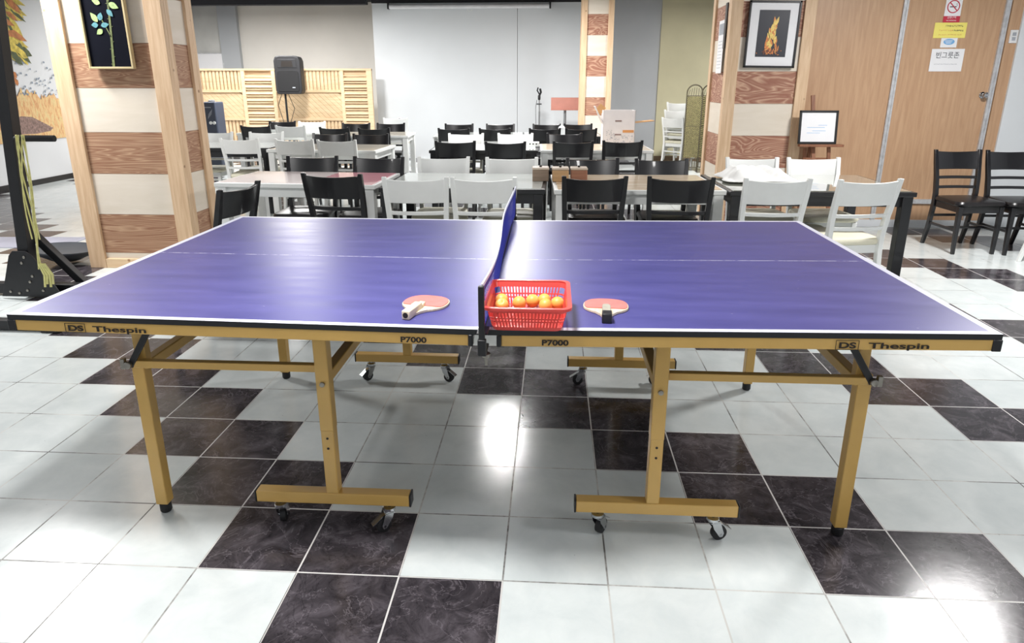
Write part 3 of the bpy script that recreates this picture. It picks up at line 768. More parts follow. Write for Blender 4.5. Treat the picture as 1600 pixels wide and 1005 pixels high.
CH = [
 ('black', -1.655, 2.13, 263, 'black chair turned sideways beside the left pillar, just behind the blue table', g1),
 ('black', -1.296, 2.67, 174, 'black chair, back to camera, at the near side of the red-topped table', g1),
 ('white', -.725, 2.535, 183, 'white chair, back to camera, left of two at the near black-legged white-topped table', g1),
 ('white', -.300, 2.545, 183, 'white chair, back to camera, directly left of the net', g1),
 ('black', .392, 2.64, 183, 'black chair, back to camera, directly right of the net', g1),
 ('black', .925, 2.64, 175, 'black chair, back to camera, right of two at the near wood-topped white table', g1),
 ('white', 1.507, 2.61, 181, 'white chair, back to camera, left of two at the table with the towel', g1),
 ('white', 2.055, 2.60, 190, 'white chair, back to camera, rightmost at the front tables, nearest the black table leg', g1),
 ('black', -1.796, 3.75, 3, 'black chair facing camera, left of two behind the red-topped table', g1),
 ('black', -1.250, 3.72, -3, 'black chair facing camera, right of two behind the red-topped table', g1),
 ('white', -.735, 3.74, 3, 'white chair facing camera, left of two behind the near black-legged white-topped table', g1),
 ('white', -.195, 3.73, 3, 'white chair facing camera, right of two, just behind the wooden boxes', g1),
 ('black', .435, 3.72, 3, 'black chair facing camera, left of two behind the near wood-topped table', g1),
 ('black', .965, 3.71, 3, 'black chair facing camera, right of two behind the near wood-topped table', g1),
 ('white', 1.688, 3.84, 3, 'white chair facing camera, left of two in front of the right pillar', g1),
 ('white', 2.165, 3.86, 3, 'white chair facing camera, right of two in front of the right pillar and easel', g1),
 ('white', -3.18, 5.46, 183, 'white chair, back to camera, immediately right of the left pillar', g2),
 ('white', -2.567, 5.40, 180, 'white chair, back to camera, left of two at the middle-row white table', g2),
 ('white', -2.095, 5.33, 180, 'white chair, back to camera, right of two at the middle-row white table', g2),
 ('black', -.856, 5.26, 183, 'black chair, back to camera, left of two at the middle-row black-legged table', g2),
 ('black', -.347, 5.21, 182, 'black chair, back to camera, right of two at the middle-row black-legged table', g2),
 ('black', .329, 5.31, 183, 'black chair, back to camera, left of the printed white carton', g2),
 ('black', .833, 5.41, 183, 'black chair, back to camera, directly in front of the printed white carton', g2),
 ('white', -3.90, 6.42, 3, 'white chair facing camera, partly hidden by the left pillar, beneath the dark heater', g2),
 ('white', -3.28, 6.42, 3, 'white chair facing camera at the middle row, right of the one behind the pillar', g2),
 ('black', -2.46, 6.27, 3, 'black chair facing camera, left of two behind the middle-row white table', g2),
 ('black', -1.97, 6.22, 3, 'black chair facing camera, right of two behind the middle-row white table', g2),
 ('white', -.88, 6.33, 3, 'white chair facing camera, left of two behind the middle-row black-legged table', g2),
 ('white', -.310, 6.38, 3, 'white chair facing camera, right of two behind the middle-row black-legged table', g2),
 ('black', .257, 6.42, 3, 'black chair facing camera, behind the middle-row wood-topped table left of the carton', g2),
 ('black', -3.96, 7.68, 183, 'black chair, back to camera, at the far left table below the slatted fence', g3),
 ('white', -3.476, 7.69, 183, 'white chair, back to camera, at the far left table below the loudspeaker', g3),
 ('black', -2.752, 7.34, 176, 'black chair, back to camera, left of two at the far table by the fence end', g3),
 ('black', -2.196, 7.24, 183, 'black chair, back to camera, right of two at the far table by the fence end', g3),
 ('black', -1.155, 7.25, 183, 'black chair, back to camera, leftmost at the far table before the white partition', g3),
 ('black', -.626, 7.28, 183, 'black chair, back to camera, second from left at the far table before the partition', g3),
 ('black', .019, 7.31, 183, 'black chair, back to camera, at the far right table below the microphone stand', g3),
 ('black', .486, 7.33, 183, 'black chair, back to camera, at the far right table below the salmon lectern', g3),
 ('black', -4.018, 8.80, 3, 'black chair facing camera, under the loudspeaker at the slatted fence', g3),
 ('white', -3.521, 8.70, 3, 'white chair facing camera, right of the loudspeaker pole before the fence', g3),
 ('black', -2.745, 8.36, 3, 'black chair facing camera, before the right louvred part of the fence', g3),
 ('black', -2.234, 8.37, 3, 'black chair facing camera, in front of the lone white chair at the partition', g3),
 ('white', -2.50, 9.85, 183, 'lone white chair against the left end of the white partition', g3),
 ('black', -1.218, 8.25, 3, 'black chair facing camera, left of two at the far table before the white partition', g3),
 ('black', -.627, 8.27, 3, 'black chair facing camera, right of two at the far table before the white partition', g3),
 ('black', .037, 8.30, 3, 'black chair facing camera, directly below the microphone stand', g3),
 ('black', .480, 8.36, 3, 'black chair facing camera, directly below the salmon lectern', g3),
]
for c in CH: chair(*c)
# chairs by the door, on the right edge and stacked at the back
chair('black', 3.665, 4.60, 4, 'black chair facing camera against the door wall, left of the pair', 'chairs standing by the door')
chair('black', 4.095, 4.58, 2, 'black chair facing camera against the door wall, right of the pair', 'chairs standing by the door')
chair('white', 3.925, 3.77, 90, 'white chair cut by the right edge of the photo', 'chairs standing by the door')
for k, w in enumerate(('lowest', 'middle', 'topmost')):
    chair('white', 2.115 + .042 * k, 10.15 + .05 * k, 140, w + ' white chair of the stack of three beside the woven screen', 'white chairs stacked beside the screen', z=.122 * k)

# ------------------------------------------------------------------ dining tables
def table(x, y, sx, sy, deg, frame, top, label, topname=None, H=.72):
    t = thing('dining_table', label, 'table', (x, y, 0), R(deg))
    fm = M[frame]; hx, hy = sx / 2, sy / 2
    MB().box((0, 0, H - .018), (sx, sy, .030)).build('table_top', fm, t, bevel=.003)
    MB().box((0, 0, H - .001), (sx - .05, sy - .05, .004)).build('top_panel', M[top], t, smooth=False)
    m = MB()
    for s in (-1, 1):
        m.box((0, s * (hy - .045), H - .068), (sx - .12, .02, .07)); m.box((s * (hx - .045), 0, H - .068), (.02, sy - .12, .07))
    m.build('apron', fm, t, bevel=.002)
    for a in (-1, 1):
        for b in (-1, 1):
            MB().box((a * (hx - .045), b * (hy - .045), (H - .033) / 2), (.065, .065, H - .033)).build('leg', fm, t, bevel=.003)
    return t
table(-1.665, 3.325, 1.17, .66, -3, 'white', 'topred', 'white table topped with pink and red, behind the left half of the blue table')
table(-.475, 3.24, 1.12, .80, -1, 'black', 'topwhite', 'black-legged table with white top in the front row, behind the net')
table(.69, 3.235, 1.13, .78, 2, 'white', 'topwood', 'white table with wood-print top in the front row, right of the net')
table(1.87, 3.27, 1.19, .86, 1, 'black', 'topblack', 'black table with glassy grey top carrying the white towel')
table(-3.57, 5.97, 1.22, .74, 3, 'black', 'topwhite', 'black-legged white-topped table beside the left pillar in the middle row')
table(-2.28, 5.79, 1.2, .72, -4, 'white', 'topgrey', 'white table with grey wooden top in the middle row, left of the aisle')
table(-.61, 5.87, 1.14, .76, 2, 'black', 'topwhite', 'black-legged white-topped table in the middle row, centre of the photo')
table(.575, 5.96, 1.18, .76, 2, 'white', 'topwood', 'white table with wood-print top in the middle row under the printed carton')
table(-3.72, 8.20, 1.2, .74, 3, 'white', 'topwhite', 'white table in the back row below the loudspeaker')
table(-2.42, 7.80, 1.2, .72, 3, 'white', 'topgrey', 'white table with grey wooden top at the left end of the white partition')
table(-.88, 7.78, 1.18, .78, 3, 'white', 'topwhite', 'white table in the back row before the middle of the white partition')
table(.24, 7.84, 1.06, .78, 3, 'black', 'topwhite', 'black-legged table in the back row below the salmon lectern')

# ------------------------------------------------------------------ things on the tables
def wooden_box(x, y, mat, label):
    t = thing('condiment_box', label, 'box', (x, y, .7215), R(2), 'wooden boxes on the front tables')
    MB().box((0, 0, .04), (.115, .115, .08)).build('body', mat, t, bevel=.006)
    l = MB().box((0, 0, .088), (.12, .12, .016)).build('lid', M['boxlid'], t, bevel=.006)
    MB().lathe([(.007, 0), (.01, .005), (.008, .012)], (0, 0, .096), 12).build('knob', M['darkink'], l)
wooden_box(.040, 3.25, M['boxA'], 'grey-brown wooden box with lid, leftmost of the three boxes')
wooden_box(.181, 3.24, M['boxB'], 'light tan wooden box with lid, middle of the three boxes')
wooden_box(.313, 3.25, M['boxC'], 'reddish-brown wooden box with lid, rightmost of the three boxes')

# towel: crumpled cloth
m = MB(); nx, ny = 60, 30; gv = []
rn = random.Random(11); ph = [rn.uniform(0, 6) for _ in range(8)]
for i in range(nx + 1):
    row = []
    for j in range(ny + 1):
        u, v = i / nx, j / ny
        e = min(u, 1 - u, v, 1 - v); x = 1.34 + .50 * u + .015 * math.sin(9 * v + ph[0]); y = 3.16 + .44 * v * (.75 + .25 * math.sin(3 * u + .4)) + .02 * math.sin(7 * u + ph[1])
        z = .012 + .095 * min(1, e * 5) * (.35 + .65 * abs(math.sin(5 * u + 3 * v + ph[2] + .8 * math.sin(4 * v + ph[3])))) * (1 - .5 * u) + .012 * math.sin(17 * u + 8 * v + ph[4]) * min(1, e * 6) + .006 * math.sin(31 * v - 9 * u + ph[5]) * min(1, e * 6)
        row.append(m.bm.verts.new((x, y, .7215 + max(.004, z))))
    gv.append(row)
for i in range(nx):
    for j in range(ny): m.bm.faces.new((gv[i][j], gv[i + 1][j], gv[i + 1][j + 1], gv[i][j + 1]))
tw = m.build('towel', M['towel']); so = tw.modifiers.new('s', 'SOLIDIFY'); so.thickness = .003; so.offset = 1
tag(tw, 'crumpled white towel lying on the black table before the right pillar', 'towel')

# cushions stacked under that table
cu0 = None
for st, (cx, cy) in enumerate(((1.93, 3.245),)):
    for k in range(7):
        if cu0 is None:
            def ol(k_, z): return rect_ring(.16 * k_, .16 * k_, z, r=.05)
            mm = MB(); mm.sweep([ol(.95, 0), ol(1.0, .012), ol(1.02, .028), ol(1.0, .045), ol(.92, .056)]); cu0 = c = mm.build('seat_cushion', M['cream'])
        else: c = cu0.copy(); C.objects.link(c)
        c.location = (cx + .012 * math.sin(k * 2.3), cy + .01 * math.cos(k * 3.1), .0005 + k * .0565); c.rotation_euler = (0, 0, R(3 * math.sin(k * 1.9)))
        tag(c, 'cream seat cushion in the stack under the towel table, ' + ['lowest', 'second from the floor', 'third from the floor', 'fourth from the floor', 'third from the top', 'second from the top', 'topmost'][k], 'cushion', 'cream seat cushions stacked under the table')

# carton with open flaps on the middle-row table
cx, cy, cz = .835, 6.06, .7215
t = thing('carton', 'white printed carton with open flaps on the middle-row wood-print table', 'box', (cx, cy, cz), R(3))
b = MB(); W_, D_, H_ = .345, .20, .385
for s in (-1, 1): b.box((s * (W_ / 2 - .003), 0, H_ / 2), (.006, D_, H_)); b.box((0, s * (D_ / 2 - .003), H_ / 2), (W_, .006, H_))
b.box((0, 0, .003), (W_, D_, .006)); b.build('body', M['cartonprint'], t, smooth=False)
fl_ = MB(); fl_.bar((-W_ / 2, 0, H_ - .14), (-W_ / 2 - .09, 0, H_ + .04), .17, .005, up=(1, 0, 0)); fl_.build('left_flap', M['cartonprint'], t, smooth=False)
f2 = MB(); f2.bar((W_ / 2, 0, H_ - .13), (W_ / 2 + .21, 0, H_ - .11), .19, .006, up=(0, 0, 1)); f2.build('right_flap', M['carton'], t, smooth=False)
f3 = MB(); f3.bar((-W_ / 2 + .01, .06, H_ - .02), (-W_ / 2 - .05, .06, H_ + .03), .005, .1, up=(1, 0, 0)); f3.build('inner_flap', M['carton'], t, smooth=False)
pr = MB(); yf = -D_ / 2 - .0008
pr.box((-.01, yf, .275), (.07, .0012, .014)); pr.box((-.01, yf, .13), (.07, .0012, .014)); pr.build('brown_print', M['brownprint'], t, smooth=False)
MB().box((.10, yf, .165), (.12, .0012, .028)).build('orange_print', M['orangeprint'], t, smooth=False)
pg = MB(); rn = random.Random(5)
for k in range(70): pg.box((rn.uniform(-.13, .15), yf, rn.uniform(.02, .12)), (rn.uniform(.004, .02), .0012, rn.uniform(.002, .008)), Matrix.Rotation(rn.uniform(-.6, .6), 3, 'Y'))
for k in range(14): pg.box((rn.uniform(-.14, -.05), yf, rn.uniform(.12, .18)), (.012, .0012, .004))
pg.build('line_print', M['greyink'], t, smooth=False)

# bottle and tissue on the back row
t = thing('bottle', 'white squeeze bottle with pointed nozzle on the far table below the lectern', 'bottle', (.24, 7.62, .7215))
MB().lathe([(.04, 0), (.045, .01), (.045, .10), (.03, .12), (.012, .125)], n=16).build('body', M['bottle'], t)
MB().lathe([(.014, .125), (.012, .14), (.003, .2)], n=12).build('nozzle', M['bottle'], t)
m = MB(); sec = []
for k in range(7):
    f = -1 + k / 3; sec.append([Vector((.07 * f, -.05, .0)), Vector((.07 * f, .05, .0)), Vector((.07 * f, .035, .05 - .02 * f * f)), Vector((.07 * f, -.02, .06 - .03 * abs(f)))])
m.sweep(sec); o = m.build('tissue_pack', M['paper']); o.location = (.40, 7.72, .7215); tag(o, 'white tissue pack on the far table right of the squeeze bottle', 'tissue pack')
t = thing('napkin_holder', 'small white napkin holder on the middle-row table left of the wood-print top', 'napkin holder', (-.09, 5.95, .7215))
MB().box((0, 0, .025), (.13, .09, .05)).build('body', M['white'], t, bevel=.004)
s_ = MB()
for x in (-.035, .0, .035): s_.box((x, -.0455, .03), (.014, .002, .014))
s_.build('slot', M['darkink'], t, smooth=False)

# ------------------------------------------------------------------ fence at the back
FY = 11.05
t = thing('slatted_fence', 'pine slatted screen fence standing before the cream back wall', 'fence', (-4.9, FY, 0))
X = lambda x: x + 4.9
for x0, x1 in ((-6.56, -6.50), (-5.60, -5.53), (-5.03, -4.96), (-3.75, -3.69), (-3.27, -3.17)): MB().span((X(x0), -.03, 0), (X(x1), .03, 1.62)).build('fence_post', M['pinelight'], t, bevel=.003)
m = MB(); m.span((X(-6.56), -.035, 1.60), (X(-3.17), .035, 1.635))
for x0, x1 in ((-6.5, -5.6), (-4.96, -3.75)):
    for z in (1.22, .72): m.span((X(x0), -.035, z), (X(x1), .03, z + .045))
m.build('fence_rail', M['lattice'], t, bevel=.003)
for x0, x1 in ((-5.53, -5.03), (-3.69, -3.27)):
    m = MB(); z = .05
    while z < 1.58: m.box((X((x0 + x1) / 2), -.005, z), (x1 - x0, .016, .105), Matrix.Rotation(R(-32), 3, 'X')); m.box((X((x0 + x1) / 2), -.034, z + .046), (x1 - x0, .012, .018)); z += .118
    m.span((X(x0), .03, .05), (X(x1), .034, 1.6))
    m.build('louvre_panel', M['lattice'], t)
for x0, x1 in ((-6.5, -5.6), (-4.96, -3.75)):
    m = MB(); x = x0 + .03
    while x < x1 - .01: m.span((X(x), -.012, 1.265), (X(x) + .045, .006, 1.60)); m.span((X(x), -.012, .05), (X(x) + .045, .006, .72)); x += .068
    m.span((X(x0), .012, .05), (X(x1), .016, 1.6)); m.build('slat_panel', M['lattice'], t)
    dg = MB(); L_ = x1 - x0; n = int((L_ + .46) / .10)
    for k in range(n):
        a = x0 + k * .10 - .46; p0 = [(a, 1.22), (a + .094, 1.22), (a + .094 + .46, .765), (a + .46, .765)]
        # clip to the bay
        q = []
        for (px, pz) in p0: q.append((px, pz))
        def clip(poly, xc, keep):
            out = []
            for i in range(len(poly)):
                (ax, az), (bx, bz) = poly[i], poly[(i + 1) % len(poly)]
                ia, ib = (ax > xc) == keep, (bx > xc) == keep
                if ia: out.append((ax, az))
                if ia != ib: f = (xc - ax) / (bx - ax); out.append((xc, az + f * (bz - az)))
            return out
        q = clip(q, x0, True)
        if len(q) > 2: q = clip(q, x1, False)
        if len(q) > 2: dg.prism([(X(px), pz) for px, pz in q], -.004, .010, Matrix(((1, 0, 0, 0), (0, 0, 1, 0), (0, 1, 0, 0), (0, 0, 0, 1))))
    dg.build('diagonal_boards', M['lattice'], t, smooth=False)

# loudspeaker on stand
t = thing('speaker_stand', 'black stand pole carrying the loudspeaker before the fence', 'stand', (-4.63, 10.6, 0))
MB().tube([(0, 0, .02), (0, 0, 1.22)], .018, 12).build('pole', M['rackblack'], t)
for k in range(3):
    a = R(90 + 120 * k + 20); MB().tube([(0, 0, .62), (.40 * math.cos(a), .40 * math.sin(a), .015)], .011, 8).build('leg', M['rackblack'], t)
MB().lathe([(.03, 0), (.03, .06)], (0, 0, .6), 12).build('collar', M['rackblack'], t)
t = thing('loudspeaker', 'black loudspeaker on a pole stand in front of the slatted fence', 'loudspeaker', (-4.52, 10.6, 1.2), R(8))
def spk(hw, y, z): return [(x * hw, y, z) for x in (-1, 1)]
prof = [(-.20, .0), (-.225, .06), (-.225, .55), (-.20, .62), (-.12, .64), (.12, .64), (.20, .62), (.225, .55), (.225, .06), (.20, 0)]
prof = [(x, z) for x, z in prof]
m = MB(); XZ = Matrix(((1, 0, 0, 0), (0, 0, 1, 0), (0, 1, 0, 0), (0, 0, 0, 1)))
m.prism(prof, -.14, .16, XZ); m.build('cabinet', M['speaker'], t, bevel=.02, seg=3)
m = MB(); m.prism([(x * .82, .04 + z * .56) for x, z in prof], -.152, -.138, XZ); m.build('grille', M['grille'], t, bevel=.005)
m = MB()   # horn mouth
for k, (s, y) in enumerate(((.9, -.149), (.5, -.142))): pass
m.prism([(-.16, .44), (.16, .44), (.15, .58), (-.15, .58)], -.148, -.139, XZ); hn = m.build('horn', M['speaker'], t, bevel=.006)
MB().prism([(-.10, .455), (.10, .455), (.09, .55), (-.09, .55)], -.1505, -.147, XZ).build('horn_throat', M['darkink'], hn)
MB().box((.09, -.153, .11), (.05, .003, .018)).build('badge', M['greyink'], t)
cb = MB(); cb.tube([(-4.68, 10.62, 1.25), (-4.80, 10.66, 1.0), (-4.72, 10.62, .75), (-4.66, 10.55, .55), (-4.78, 10.6, .2), (-4.9, 10.7, .012)], .006, 6)
cb.tube([(-4.60, 10.62, 1.25), (-4.50, 10.64, .95), (-4.58, 10.60, .7), (-4.42, 10.62, .55), (-4.5, 10.65, .01)], .006, 6)
tag(cb.build('speaker_cable', M['rackblack']), 'black cables hanging from the loudspeaker beside its pole', 'cable')

# heater tower, whiteboard, lectern, microphone stand
t = thing('heater', 'slate-blue upright heater with two white dials right of the left pillar', 'heater', (-5.14, 8.9, 0), R(-6))
MB().box((0, 0, .56), (.245, .24, 1.1)).build('body', M['heater'], t, bevel=.02, seg=3)
MB().box((0, 0, .012), (.28, .27, .024)).build('base', M['rackblack'], t, bevel=.004)
MB().lathe([(.05, 0), (.05, .02), (.03, .03)], (0, 0, 1.11), 16).build('top_cap', M['greymetal'], t)
for x in (.02, .078): MB().lathe([(.024, 0), (.024, .012)], (x, -.121, .80), 16, Rx).build('dial', M['white'], t)
m = MB()
for k in range(6): m.tube([(-.02 + .012 * k, -.1215, .86 + .012 * k), (.0 + .012 * k, -.1215, .93 + .012 * k), (.02 + .008 * k, -.1215, .95 + .01 * k)], .002, 4)
m.build('emblem', M['greyink'], t)
m = MB()
for k in range(5): m.box((-.05 + .022 * k, -.1212, 1.03), (.014, .001, .014))
m.build('lettering', M['greyink'], t, smooth=False)

t = thing('whiteboard', 'small whiteboard leaning against the plaster back wall above the fence', 'whiteboard', (-6.83, 12.35, 0), rot=(R(-2), 0, 0))
MB().box((0, 0, .98), (.58, .012, 1.96)).build('board', M['paper'], t, bevel=.003)
m = MB()
for s in (-1, 1): m.box((s * .29, -.002, .98), (.018, .02, 1.96)); m.box((0, -.002, .98 + s * .975), (.6, .02, .018))
m.build('frame', M['alu'], t)

t = thing('lectern', 'salmon-topped lectern on a grey post beside the distant pillar', 'lectern', (.33, 10.8, 0))
MB().box((0, -.02, 1.035), (.50, .05, .21), Matrix.Rotation(R(-12), 3, 'X')).build('desk_panel', M['lectern'], t, bevel=.006)
MB().box((0, -.062, .935), (.50, .05, .018)).build('ledge', M['lectern'], t, bevel=.003)
MB().tube([(0, 0, .02), (0, 0, .98)], .024, 12).build('post', M['greymetal'], t)
MB().box((0, 0, .012), (.36, .3, .024)).build('base', M['greymetal'], t, bevel=.004)

t = thing('microphone_stand', 'dark microphone stand with clamped head before the white partition', 'microphone stand', (-.13, 10.8, 0))
MB().tube([(0, 0, .03), (.005, 0, .9)], .016, 10).tube([(.005, 0, .9), (0, 0, 1.18)], .011, 8).build('pole', M['greymetal'], t)
MB().lathe([(.14, 0), (.14, .012), (.03, .03)], n=20).build('base', M['rackblack'], t)
m = MB(); m.lathe([(.02, 0), (.024, .03), (.024, .07), (.01, .09)], (.0, 0, 1.1), 12); m.tube([(0, 0, 1.17), (.03, -.03, 1.23), (.015, -.05, 1.29)], .018, 10); m.tube([(.0, 0, 1.2), (-.035, -.02, 1.26), (-.02, -.03, 1.31)], .012, 8)
m.box((0, -.01, 1.03), (.09, .03, .018)); m.build('clamp_head', M['rackblack'], t)
MB().tube([(-.04, -.01, 1.10), (-.06, 0, .98), (-.055, 0, .7), (-.05, 0, .3), (-.03, .0, .03)], .004, 6).build('cable', M['rackblack'], t)

# projection screen roller on the partition
t = thing('projection_screen', 'rolled-up white projection screen case along the top of the white partition', 'projection screen', (-1.42, 11.36, 2.70))
MB().tube([(-1.455, 0, 0), (1.46, 0, 0)], .042, 14).build('case', M['screencase'], t)
for s in (-1, 1): MB().box((s * 1.455, .01, .005), (.03, .11, .10)).build('end_bracket', M['rackblack'], t, bevel=.004)
MB().tube([(.02 + .04 * math.cos(a * PI / 8), -.01, -.055 + .03 * math.sin(a * PI / 8)) for a in range(16)], .005, 6, closed=True).build('pull_ring', M['white'], t)
sk = thing('wall_socket', 'white wall socket on the partition above the lone white chair', 'socket', (-2.79, 11.445, .70))
MB().box((0, 0, 0), (.075, .01, .12)).build('plate', M['wallbox'], sk, bevel=.003)
m = MB()
for z in (-.025, .03): m.lathe([(.017, 0), (.017, .002)], (0, -.005, z), 14, Rx)
m.build('outlet', M['greyink'], sk)

# woven screen
t = thing('woven_screen', 'folded rattan screen with arched tops left of the right pillar', 'folding screen', (2.375, 9.75, 0))
for k, (x, deg) in enumerate(((0.0, 4), (.235, -38))):
    p = bpy.data.objects.new('screen_panel', None)
    Mx = Matrix.Translation((x, 0, 0)) @ Matrix.Rotation(R(deg), 4, 'Z')
    W2 = .125 if k == 0 else .13; arc = [(W2 * math.cos(a * PI / 12), 1.24 + .12 * math.sin(a * PI / 12)) for a in range(13)]
    MX = Mx @ XZ
    m = MB(); m.prism([(-W2 + .01, .22), (W2 - .01, .22), (W2 - .01, 1.18), (-W2 + .01, 1.18)], -.006, .006, MX); pn = m.build('woven_panel', M['rattan'], t, smooth=False)
    f = MB(); V3 = lambda a, b: Mx @ Vector((a, 0, b))
    f.tube([V3(-W2, .0), V3(-W2, 1.24)] + [V3(a, b) for a, b in reversed(arc)][1:] + [V3(W2, 0)], .011, 8)
    for z in (.2, .72, 1.19, .06): f.tube([V3(-W2, z), V3(W2, z)], .008, 6)
    for j in range(6): f.tube([V3(-W2 + .04 * (j + .6), 1.19), V3(-W2 * .8 + .035 * (j + .6), 1.27 + .05 * math.sin((j + .6) / 6.2 * PI))], .004, 5)
    for j in range(5): f.tube([V3(-W2 + .045 * (j + .6), .06), V3(-W2 + .045 * (j + .6), .2)], .005, 5)
    f.build('cane_frame', M['rattandark'], t)

# ------------------------------------------------------------------ door wall: easel, signs, switch
t = thing('easel', 'brown wooden easel standing at the laminate wall beside the right pillar', 'easel', (2.62, 5.0, 0))
MB().bar((-.03, -.02, .60), (-.075, .10, 1.28), .035, .02, up=(0, 1, 0)).build('mast', M['easelwood'], t, bevel=.002)
MB().bar((-.10, .0, .0), (-.10, .06, .80), .03, .02, up=(0, 1, 0)).build('front_leg', M['easelwood'], t, bevel=.002)
MB().bar((.17, -.06, 0), (.09, .0, .84), .03, .02, up=(0, 1, 0)).build('front_leg', M['easelwood'], t, bevel=.002)
MB().bar((-.02, .24, 0), (-.05, .06, 1.0), .028, .02, up=(0, 1, 0)).build('rear_leg', M['easelwood'], t, bevel=.002)
MB().box((0, -.05, .832), (.40, .06, .022)).build('ledge', M['easelwood'], t, bevel=.002)
MB().box((0, .0, .70), (.22, .02, .03)).build('crossbar', M['easelwood'], t, bevel=.002)
t = thing('framed_board', 'black-framed white notice board resting on the easel', 'notice board', (2.585, 4.962, .845), rot=(R(-7), 0, 0))
m = MB()
for s in (-1, 1): m.box((s * .165, 0, .152), (.02, .018, .304)); m.box((0, 0, .152 + s * .142), (.35, .018, .02))
m.build('frame', M['frameblack'], t, bevel=.002)
MB().box((0, .002, .152), (.32, .008, .27)).build('sheet', M['paper'], t, smooth=False)
m = MB()
for z, a, b in ((.15, -.10, .06), (.10, -.10, .02), (.17, .0, .08), (.12, -.05, .07)): m.box(((a + b) / 2, -.0028, z), (b - a, .001, .003))
m.build('handwriting', M['blueink'], t, smooth=False)

SY = WY - .001
def sheet(name, label, cat, x, z, w_, h_, mat, marks, tilt=0, y=None, grp=None):
    t = thing(name, label, cat, (x, (SY if y is None else y) - .001, z), group=grp, rot=(0, R(tilt), 0))
    MB().box((0, 0, 0), (w_, .0016, h_)).build('sheet', mat, t, smooth=False)
    for nm, mt, rects in marks:
        m = MB()
        for (cx, cz, a, b) in rects: m.box((cx, -.0014, cz), (a, .0012, b))
        m.build(nm, mt, t, smooth=False)
    return t
ns = sheet('no_smoking_sign', 'no smoking sign with red band at the top of the door', 'sign', 3.777, 2.06, .145, .27, M['paper'],
      [('red_band', M['redink'], [(0, -.108, .148, .054)]), ('band_text', M['paper'], [])])
m = MB(); m.tube([(.052 * math.cos(a * PI / 16), -.0018, .0 + .052 * math.sin(a * PI / 16)) for a in range(32)], .0045, 6, closed=True)
m.bar((-.036, -.002, .036), (.036, -.002, -.036), .008, .002, up=(0, 1, 0)); m.build('prohibition_ring', M['redink'], ns)
m = MB(); m.box((-.003, -.0014, -.002), (.058, .0012, .008)); m.tube([(.026, -.0016, .004), (.032, -.0016, .014), (.022, -.0016, .02), (.03, -.0016, .032)], .0015, 5); m.build('cigarette', M['ink'], ns)
text('band_lettering', '금연구역', M['paper'], ns, (0, -.0026, -.101), .022, align='CENTER', ext=.0003); text('band_lettering', 'NO SMOKING', M['paper'], ns, (0, -.0026, -.124), .014, align='CENTER', ext=.0003)
rn = random.Random(2)
def scrawl(x0, x1, z, h_, n):
    return [(x0 + (x1 - x0) * (k + .5) / n + rn.uniform(-.002, .002), z + rn.uniform(-.3, .3) * h_, rn.uniform(.3, .8) * (x1 - x0) / n, rn.uniform(.15, .35) * h_) for k in range(n)] + \
           [(x0 + (x1 - x0) * (k + .5) / n, z, .0018, h_ * rn.uniform(.5, 1)) for k in range(n)]
sheet('notice', 'yellow handwritten notice below the no smoking sign on the door', 'sign', 3.783, 1.856, .288, .134, M['yellowpaper'],
      [('handwriting', M['ink'], scrawl(-.05, .11, .038, .02, 12) + scrawl(.03, .12, .0, .02, 6)), ('red_handwriting', M['orangeprint'], scrawl(-.10, .03, .0, .015, 8) + scrawl(-.1, .11, -.038, .014, 14))])
bl = sheet('sticker', 'small white sticker with blue oval under the yellow notice', 'sticker', 3.792, 1.748, .146, .085, M['paper'], [])
MB().prism([(.05 * math.cos(a * PI / 12), .008 + .026 * math.sin(a * PI / 12)) for a in range(24)], .0010, .0022, Matrix(((1, 0, 0, 0), (0, 0, -1, 0), (0, 1, 0, 0), (0, 0, 0, 1)))).build('blue_oval', M['blueink'], bl, smooth=False)
m = MB()
for k in range(3): m.box((-.004, -.0024, .018 - .011 * k), (.07 - .012 * k, .0008, .004))
m.build('oval_text', M['paper'], bl, smooth=False)
wn = sheet('notice', 'white notice with four large characters, lowest on the door', 'sign', 3.800, 1.594, .296, .20, M['paper'], [('small_print', M['greyink'], scrawl(-.11, .10, -.035, .010, 20))])
wn.location.y -= .0006
text('lettering', '빈그릇존', M['ink'], wn, (0, -.0022, .022), .062, align='CENTER', ext=.0003, sx=.95)
sw = thing('light_switch', 'white light switch on the strip of wall right of the door', 'light switch', (4.358, WY - .006, 1.80))
MB().box((0, 0, 0), (.068, .014, .115)).build('plate', M['wallbox'], sw, bevel=.003)
for z in (-.02, .02): MB().box((0, -.009, z), (.03, .008, .03)).build('rocker', M['greyink'], sw, bevel=.002)

# ------------------------------------------------------------------ pictures on the pillars
t = thing('framed_picture', 'tall black painting of a green and blue leafy stem on the left pillar', 'picture', (-3.03, 3.288, 1.86))
w2, h2 = .152, .36
MB().box((0, 0, 0), (w2 * 2, .016, h2 * 2)).build('canvas', M['canvas'], t, smooth=False)
m = MB()
for s in (-1, 1): m.box((s * (w2 + .006), -.006, 0), (.014, .034, h2 * 2 + .026)); m.box((0, -.006, s * (h2 + .006)), (w2 * 2, .034, .014))
m.build('frame', M['frameoak'], t, bevel=.002)
def stem_at(z): return .028 * math.sin(z * 3.2 + .9) + .02
m = MB(); sec = []
for k in range(15):
    z = -h2 + .004 + (h2 * 2 - .06) * k / 14; x = stem_at(z); r_ = .009 - .0003 * k
    sec.append([Vector((x - r_, -.0086, z)), Vector((x + r_, -.0086, z)), Vector((x + r_, -.0105, z)), Vector((x - r_, -.0105, z))])
m.sweep(sec)
m.bar((stem_at(-.16), -.0095, -.16), (-.03, -.0095, -.02), .007, .002, up=(0, 1, 0)); m.bar((stem_at(.05), -.0095, .05), (.08, -.0095, .17), .006, .002, up=(0, 1, 0))
